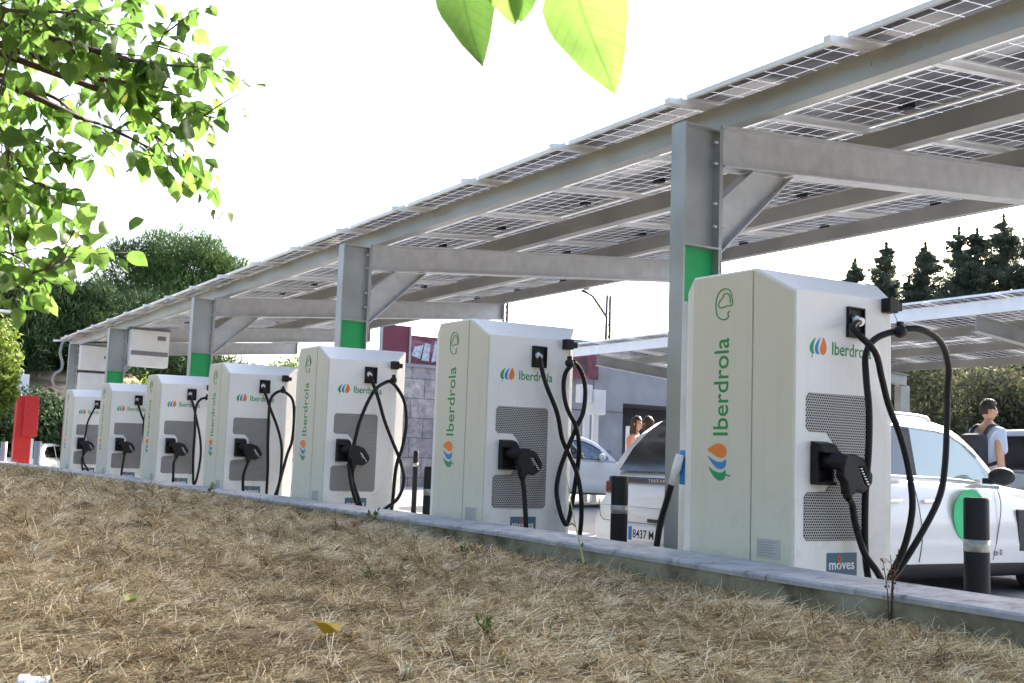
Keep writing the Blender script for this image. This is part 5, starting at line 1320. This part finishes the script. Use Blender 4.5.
def rv(s=1): return Vector((rp.gauss(0, s), rp.gauss(0, s), rp.gauss(0, s)))
def leaves_on(pts, step, s0, dens=1.0, jit=.02):
    acc = 0
    for i in range(len(pts)-1):
        a, b = pts[i], pts[i+1]; ln = (b-a).length; d = (b-a).normalized(); acc += ln
        while acc > step:
            acc -= step
            if rp.random() > dens: continue
            p = a.lerp(b, rp.random())+rv(jit)
            dr = d*.4+rv(.55)+Vector((0, 0, -.75)); s = s0*rp.uniform(.55, 1.25)
            tint = min(.72, max(0, rp.gauss(.45, .2))) if rp.random() > .006 else 1.
            add_leaf(p, dr, rv(.8)+Vector((.2, -.3, .7)), s, tint)
def twig(p, d, ln, r, s0):
    q = [p]; 
    for i in range(4): d = (d+rv(.22)+Vector((0, 0, -.06))).normalized(); q.append(q[-1]+d*ln/4)
    wood.tube(q, r, 5, radii=[r*(1-.18*i) for i in range(5)]); leaves_on(q, ln/5.5, s0); 
    add_leaf(q[-1], d+Vector((0, 0, -.5)), rv(.6)+Vector((0, 0, .8)), s0*rp.uniform(.8, 1.2), rp.uniform(.5, .8))
for bi, br in enumerate(BR):
    pts = smooth_pts(br, 5); n = len(pts)
    wood.tube(pts, .008, 6, radii=[(.0075 if bi in (0, 4) else .005)*(1-.7*i/n) for i in range(n)])
    leaves_on(pts, .034, .057)
    for i in range(3, n, 3):
        p = pts[i]; d = (pts[i]-pts[i-1]).normalized()
        if p.y/abs(p.x) < .06: continue
        tw = (d*.7+rv(.5)+Vector((-.2, .0, -.1))).normalized()
        if p.y > .5: tw = (d*.9+rv(.35)).normalized()
        twig(p, tw, rp.uniform(.07, .16), .0025, .056)
allpts = [q for br in BR for q in smooth_pts(br, 4)]
def spray(p, d, ln, r, s0):
    q = min(allpts, key=lambda v: (v-p).length); wood.tube([q, q.lerp(p, .5)+Vector((0, 0, .015)), p], .002, 5, radii=[.004, .003, .0025]); twig(p, d, ln, r, s0)
# denser sprays close to the left edge
for i in range(22):
    u = rp.random(); z = 1.70+u*.64; x = -rp.uniform(2.7, 3.35); y = abs(x)*rp.uniform(.06, .135 if z > 1.95 else .115); spray(Vector((x, y, z)), Vector((rp.gauss(0, .4), .6, rp.gauss(-.1, .5))), rp.uniform(.08, .16), .0025, .056)
for i in range(14):
    x = -rp.uniform(2.6, 3.0); z = 1.2+abs(x)*rp.uniform(.345, .40); y = abs(x)*rp.uniform(.09, .165); spray(Vector((x, y, z)), Vector((rp.gauss(0, .4), .7, rp.gauss(-.2, .4))), rp.uniform(.08, .15), .0025, .056)
# limbs, trunk and the rest of the crown, to the left of the picture
lim = [[(-3.6, -1.5, 2.5), (-3.6, -1.55, 3.1), (-3.6, -1.6, 3.6)], [(-3.6, -1.5, 2.4), (-3.5, -1.2, 2.6)], [(-3.6, -1.5, 2.5), (-4.1, -1.3, 2.8), (-4.4, -1.2, 3.0)], [(-3.6, -1.5, 2.0), (-3.4, -.9, 2.35), (-3.1, -.3, 2.25)], [(-3.6, -1.5, 2.4), (-3.1, -.8, 2.9), (-2.2, -.1, 2.9), (-1.2, .3, 2.3)], [(-3.6, -1.5, 2.2), (-3.5, -.9, 2.0), (-3.2, -.3, 1.8)], [(-3.6, -1.5, 2.6), (-4.3, -1.9, 3.4), (-4.8, -2.2, 4.2)], [(-3.6, -1.5, 2.7), (-3.2, -2.2, 3.6), (-2.9, -2.8, 4.3)]]
for l in lim: wood.tube(smooth_pts(l, 4), .03, 8, radii=[.05*(1-.75*i/(4*(len(l)-1))) for i in range(4*(len(l)-1)+1)])
for br in BR:
    p0_ = Vector(br[0]); src = Vector((-3.1, -.3, 2.25)) if p0_.z > 1.95 else Vector((-3.2, -.3, 1.8)); wood.tube([src, src.lerp(p0_, .5)+Vector((0, 0, .04)), p0_], .01, 6, radii=[.014, .010, .0075])
for i in range(150):
    c = rp.choice([(-4.6, -2.1, 4.0), (-3.0, -2.6, 4.0), (-3.6, -1.6, 3.6), (-3.5, -1.2, 2.6), (-4.4, -1.2, 3.0)]); p = Vector(c)+rv(.5)
    if p.y > -.25: p.y = -.3
    wood.tube([Vector(c), Vector(c).lerp(p, .5)+rv(.03), p], .01, 5, radii=[.014, .009, .005]); twig(p, rv(1), rp.uniform(.15, .3), .004, .085)
# close twig dropping in at the top centre
tw_pts = smooth_pts([(-1.2, .3, 2.3), (-.95, .42, 2.0), (-.80, .475, 1.74), (-.772, .485, 1.645)], 4)
wood.tube(tw_pts, .004, 6, radii=[.008-.0004*i for i in range(len(tw_pts))])
for l in ((-.95, .42, 2.0), (-.87, .45, 1.85)): twig(Vector(l), Vector((-.2, -.3, .5)), .1, .002, .08)
wood.tube([(-.772, .485, 1.645), (-.79, .462, 1.625), (-.806, .455, 1.618)], .0012, 5); wood.tube([(-.772, .485, 1.645), (-.758, .505, 1.63)], .0012, 5)
vw = Vector((.84, -.52, .1))
add_leaf(Vector((-.812, .434, 1.636)), Vector((-.0, .036, -.088)), Vector((.9, -.45, .2)), .098, .0, .05)
add_leaf(Vector((-.785, .468, 1.632)), Vector((.0, .014, -.045)), Vector((.6, -.8, .1)), .058, .60, .05)
add_leaf(Vector((-.785, .492, 1.632)), Vector((.0, .002, -.05)), Vector((.9, -.2, .3)), .05, .25, .05)
add_leaf(Vector((-.752, .512, 1.632)), Vector((.005, .056, -.110)), vw, .122, .66, .03)
LVa = np.concatenate(LV)+np.array(OT[:]); 
lo_ = quads('leaves', LVa, np.concatenate(LF), M['leafv'], np.concatenate(LT), ot, smooth=True)
av = lo_.data.attributes.new('luv', 'FLOAT_VECTOR', 'POINT'); av.data.foreach_set('vector', np.tile(lt, (len(LV), 1)).astype(np.float32).ravel())
wood.build('branches', M['twig'], ot, OT, normals=False)
MB().tube([(-3.6, -1.5, .45), (-3.62, -1.48, 1.2), (-3.6, -1.5, 2.0), (-3.62, -1.55, 2.9)], .1, 12, radii=[.15, .11, .095, .06]).build('trunk', M['bark'], ot, OT)

# trees on the lawn behind the viewpoint (they shade the near faces)
for i, (x, y) in enumerate([(-20, -8.5), (-14.5, -7.0), (-9, -8.2), (-3.5, -7.4), (2.5, -7.8), (8, -7.0), (9, -1.5)]):
    lb = [(0, 0, 5.6, 2.9, 2.7, 2.6), (1.3, .5, 4.4, 2.0, 2.0, 1.6), (-1.4, .3, 4.6, 2.0, 2.0, 1.7)]+rl(200+i, 10, 2.3, 2.2, 3.2, 7.4, .9, 1.5)
    tree('lawn_tree', 'leafy broadleaf tree on the lawn behind the viewpoint', (x, y, .6), lb, 16000, .17, M['leaf'], .2, 4.0, 'lawn trees behind the viewpoint', aspect=.9, seed=200+i)

# ------------------------------------------------------------------ dry grass
def straw(n, x0, x1, y0, y1, ln, wd, lift, rnd, tintbias=0):
    x = rnd.uniform(x0, x1, n); y = rnd.uniform(y0, y1, n)
    keep = (y > -x*.03-.25) & (y < 3.84); x, y = x[keep], y[keep]; n = len(x)
    cl = (np.sin(x*3.1+np.sin(y*2.3)*2)*np.sin(y*3.7+np.sin(x*1.9)*2)+.8*np.sin(x*9.3+2*np.sin(y*6.1))*np.sin(y*10.7+2*np.sin(x*7.7)))*.6
    keep = rnd.uniform(size=n) < np.clip(.62+.6*cl, .12, 1); x, y, cl = x[keep], y[keep], cl[keep]; n = len(x)
    z = lawn_z(x, y); az = rnd.uniform(0, 2*np.pi, n); el = np.abs(rnd.normal(size=n))*lift
    l = ln*rnd.uniform(.35, 1.4, n); K = 4
    bend = rnd.normal(size=n)*.9; P = []
    px, py, pz = x.copy(), y.copy(), z+rnd.uniform(0, .012, n)
    w_ = wd*rnd.uniform(.5, 1.4, n); V = np.zeros((n, K, 2, 3))
    for k in range(K):
        a = az+bend*k/K; e = el*(1-1.1*k/K)
        sx, sy = -np.sin(a)*w_*(1-.22*k)*.5, np.cos(a)*w_*(1-.22*k)*.5
        zz = np.maximum(pz, lawn_z(px, py)+.001)
        V[:, k, 0] = np.stack([px-sx, py-sy, zz], 1); V[:, k, 1] = np.stack([px+sx, py+sy, zz+w_*.3], 1)
        px = px+np.cos(a)*np.cos(e)*l/K; py = py+np.sin(a)*np.cos(e)*l/K; pz = zz+np.sin(e)*l/K
        py = np.minimum(py, 3.85)
    base = (np.arange(n)*K*2)[:, None]; F = []
    for k in range(K-1): F.append(base+np.array([[2*k, 2*k+1, 2*k+3, 2*k+2]]))
    F = np.concatenate(F, 1).reshape(-1, 4)
    patch = .5+.5*np.sin(x*1.3+2*np.sin(y*1.1))*np.sin(y*1.7+1.3)
    p2 = .5+.5*np.sin(x*6.7+2*np.sin(y*5.1+1))*np.sin(y*7.9+2*np.sin(x*4.3)); t = np.clip(rnd.beta(1.4, 1.4, n)*.8+.22*(patch-.5)+.28*(p2-.5)+.05+tintbias, 0, .915); g = rnd.uniform(size=n) < (.015+.07*(patch > .72)); t[g] = rnd.uniform(.92, 1, g.sum())
    return V.reshape(-1, 3), F, np.repeat(t, K*2)
Vs, Fs, Ts = [], [], []; o_ = 0
for a in ((120000, -5.2, -.6, -.1, 3.84, .052, .0030, .27), (26000, -5.2, -.6, -.1, 3.84, .12, .0034, .55), (85000, -10, -5.2, .2, 3.84, .09, .0034, .32), (60000, -20, -10, .5, 3.84, .12, .006, .3), (30000, -45, -20, .8, 3.84, .18, .012, .3), (2500, -12, -1, 3.5, 3.84, .10, .003, .9), (30000, -5.2, 2.5, -4, .5, .09, .004, .3)):
    V, F, T = straw(*a, rng); Vs.append(V); Fs.append(F+o_); Ts.append(T); o_ += len(V)
# matted clumps: radiating bundles of blades
def clumps(nc, per, x0, x1, y0, y1, rad, wd, rnd):
    cx = rnd.uniform(x0, x1, nc); cy = rnd.uniform(y0, y1, nc); k = (cy > -cx*.03-.2) & (cy < 3.7); cx, cy = cx[k], cy[k]; nc = len(cx)
    dirc = rnd.uniform(0, 2*np.pi, nc); tc_ = rnd.uniform(0, .85, nc); rc = rad*rnd.uniform(.5, 1.5, nc)
    i = np.repeat(np.arange(nc), per); n = len(i); az = dirc[i]+rnd.normal(size=n)*.75
    px = cx[i]+rnd.normal(size=n)*.012; py = cy[i]+rnd.normal(size=n)*.012; l = rc[i]*rnd.uniform(.5, 1.4, n); K = 4; V = np.zeros((n, K, 2, 3)); w_ = wd*rnd.uniform(.5, 1.3, n)
    lift = np.abs(rnd.normal(size=n))*.5+.15; h = np.zeros(n); bend = rnd.normal(size=n)*.8
    for q in range(K):
        a = az+bend*q/K; zz = lawn_z(px, py)+.006+h; sx, sy = -np.sin(a)*w_*(1-.2*q)*.5, np.cos(a)*w_*(1-.2*q)*.5
        V[:, q, 0] = np.stack([px-sx, py-sy, zz], 1); V[:, q, 1] = np.stack([px+sx, py+sy, zz+w_*.3], 1)
        px = px+np.cos(a)*l/K; py = np.minimum(py+np.sin(a)*l/K, 3.85); h = np.maximum(h+l/K*lift*(1-1.3*q/K), 0)
    b = (np.arange(n)*K*2)[:, None]; F = np.concatenate([b+np.array([[2*q, 2*q+1, 2*q+3, 2*q+2]]) for q in range(K-1)], 1).reshape(-1, 4)
    return V.reshape(-1, 3), F, np.repeat(np.clip(tc_[i]+rnd.normal(size=n)*.13, 0, .915), K*2)
for a in ((1500, 26, -5.2, -.6, -.1, 3.7, .060, .003), (1600, 20, -11, -5.2, .2, 3.7, .10, .004), (1500, 12, -24, -11, .4, 3.7, .15, .008)):
    V, F, T = clumps(*a, rng); Vs.append(V); Fs.append(F+o_); Ts.append(T); o_ += len(V)
# short broken bits lying on the soil
V, F, T = straw(80000, -6, -.6, -.1, 3.84, .022, .0035, .1, rng); Vs.append(V); Fs.append(F+o_); Ts.append(T); o_ += len(V)
tag(quads('dry_grass', np.concatenate(Vs), np.concatenate(Fs), M['straw'], np.concatenate(Ts)), 'matted dry straw-coloured grass covering the lawn', 'dry grass', kind='stuff')

def weed(label, x, y, z, h, n, seed, spread=.06, mat='weed', name='weed', leafs=.03, stems=3):
    rp = random.Random(seed); t = thing(name, label, 'weed', (x, y, z)); mb = MB(); V, F, T = [], [], []; c = 0
    for s in range(stems):
        top = Vector((rp.gauss(0, spread), rp.gauss(0, spread*.5), h*rp.uniform(.6, 1))); q = [Vector((rp.gauss(0, .01), rp.gauss(0, .01), 0)), top*.5+Vector((rp.gauss(0, .01), 0, 0)), top]
        mb.tube(smooth_pts(q, 3), .002, 5, radii=[.003, .0028, .0026, .0024, .002, .0017, .0014])
        for i in range(n):
            u = rp.uniform(.15, 1); p = q[0].lerp(top, u); d = Vector((rp.gauss(0, 1), rp.gauss(0, 1), rp.uniform(-.1, .9))).normalized(); l = leafs*rp.uniform(.5, 1.3); sd2 = d.cross(Vector((0, 0, 1))).normalized()*l*.2
            for q_ in (p, p+d*l*.5+sd2, p+d*l, p+d*l*.5-sd2): V.append(q_[:])
            F.append([c, c+1, c+2, c+3]); c += 4; tt_ = rp.random(); T += [tt_]*4
    quads('foliage', np.array(V), np.array(F), M[mat], np.array(T), t); mb.build('stem', M['twig'] if mat != 'weed' else M[mat], t, normals=False)
def tallstem():
    t = thing('tall_weed', 'single tall pale green weed stem rising before the second nearest charging station', 'weed', (-4.93, 3.62, .63))
    mb = MB(); mb.tube(smooth_pts([(0, 0, 0), (-.02, 0, .08), (-.10, 0, .26), (-.19, 0, .50)], 4), .004, 6, radii=[.0065-.00035*i for i in range(13)]); mb.build('stem', plain('pale_stem', (.38, .42, .16), .6), t)
    mb = MB()
    for z, x, s in ((.12, -.03, 1), (.22, -.08, -1), (.02, 0, 1), (.03, 0, -1)): mb.tube([(x, 0, z), (x+.03*s, -.01, z+.02), (x+.05*s, -.02, z-.0)], .004, 5, radii=[.003, .005, .001])
    mb.build('leaflet', M['bright'], t)
tallstem()
weed('dry reddish-brown weed with green base against the wall below the nearest charging station', -2.97, 3.70, .59, .34, 30, 1, .022, 'dryweed', 'weed', .022, 4)
wl = [(-3.1, 1.9, 'small green weed in the dry grass, lower centre right'), (-4.6, 2.2, 'small dark green weed in the middle of the lawn'), (-5.3, 3.1, 'low weed near the wall below the second station'), (-12.0, 3.72, 'green tuft on the wall edge below the fifth station'), (-7.9, 3.74, 'low green tuft on the wall edge below the third station'), (-24.0, 2.35, 'bright green clump at the left end of the lawn')]
for i, (x, y, l) in enumerate(wl): weed(l, x, y, float(lawn_z(x, y)), .05 if i < 3 else .14, 22, 10+i, .05, leafs=.03 if i < 3 else .06)
# fallen leaves and litter
def fallen(label, x, y, s, rz, mat, cat='leaf', name='fallen_leaf'):
    V = lt.copy(); V[:, 2] = np.abs(V[:, 0])*.9+.35*np.abs(V[:, 1]-.5); V *= s
    me = bpy.data.meshes.new(name); me.from_pydata([tuple(v) for v in V], [], lf); o = link(name, me, mat); o.location = (x, y, float(lawn_z(x, y))+.02); o.rotation_euler = (.2, .15, rz)
    md = o.modifiers.new('t', 'SOLIDIFY'); md.thickness = .0012; tag(o, label, cat); return o
fallen('curled yellow fallen leaf on the dry grass near the bottom', -3.20, 1.42, .11, 2.0, M['drybark'])
fallen('small greenish-yellow leaf on the lawn at the lower left', -3.9, .95, .07, .6, plain('green_yellow_leaf', (.30, .32, .07), .6))
fallen('brown fallen leaf close to the wall below the third station', -7.0, 3.2, .10, 1.2, plain('brown_leaf', (.25, .09, .04), .7))
mb = MB(); bm = mb.bm; g = bmesh.ops.create_icosphere(bm, subdivisions=2, radius=.035)
for v in bm.verts: v.co = (v.co.x*1.3+rp.gauss(0, .006), v.co.y*1.1+rp.gauss(0, .006), v.co.z*.35+rp.gauss(0, .005))
o = mb.build('crumpled_paper', M['white']); o.location = (-2.88, .50, float(lawn_z(-2.88, .5))+.015); tag(o, 'crumpled white paper scrap at the bottom left corner', 'litter')
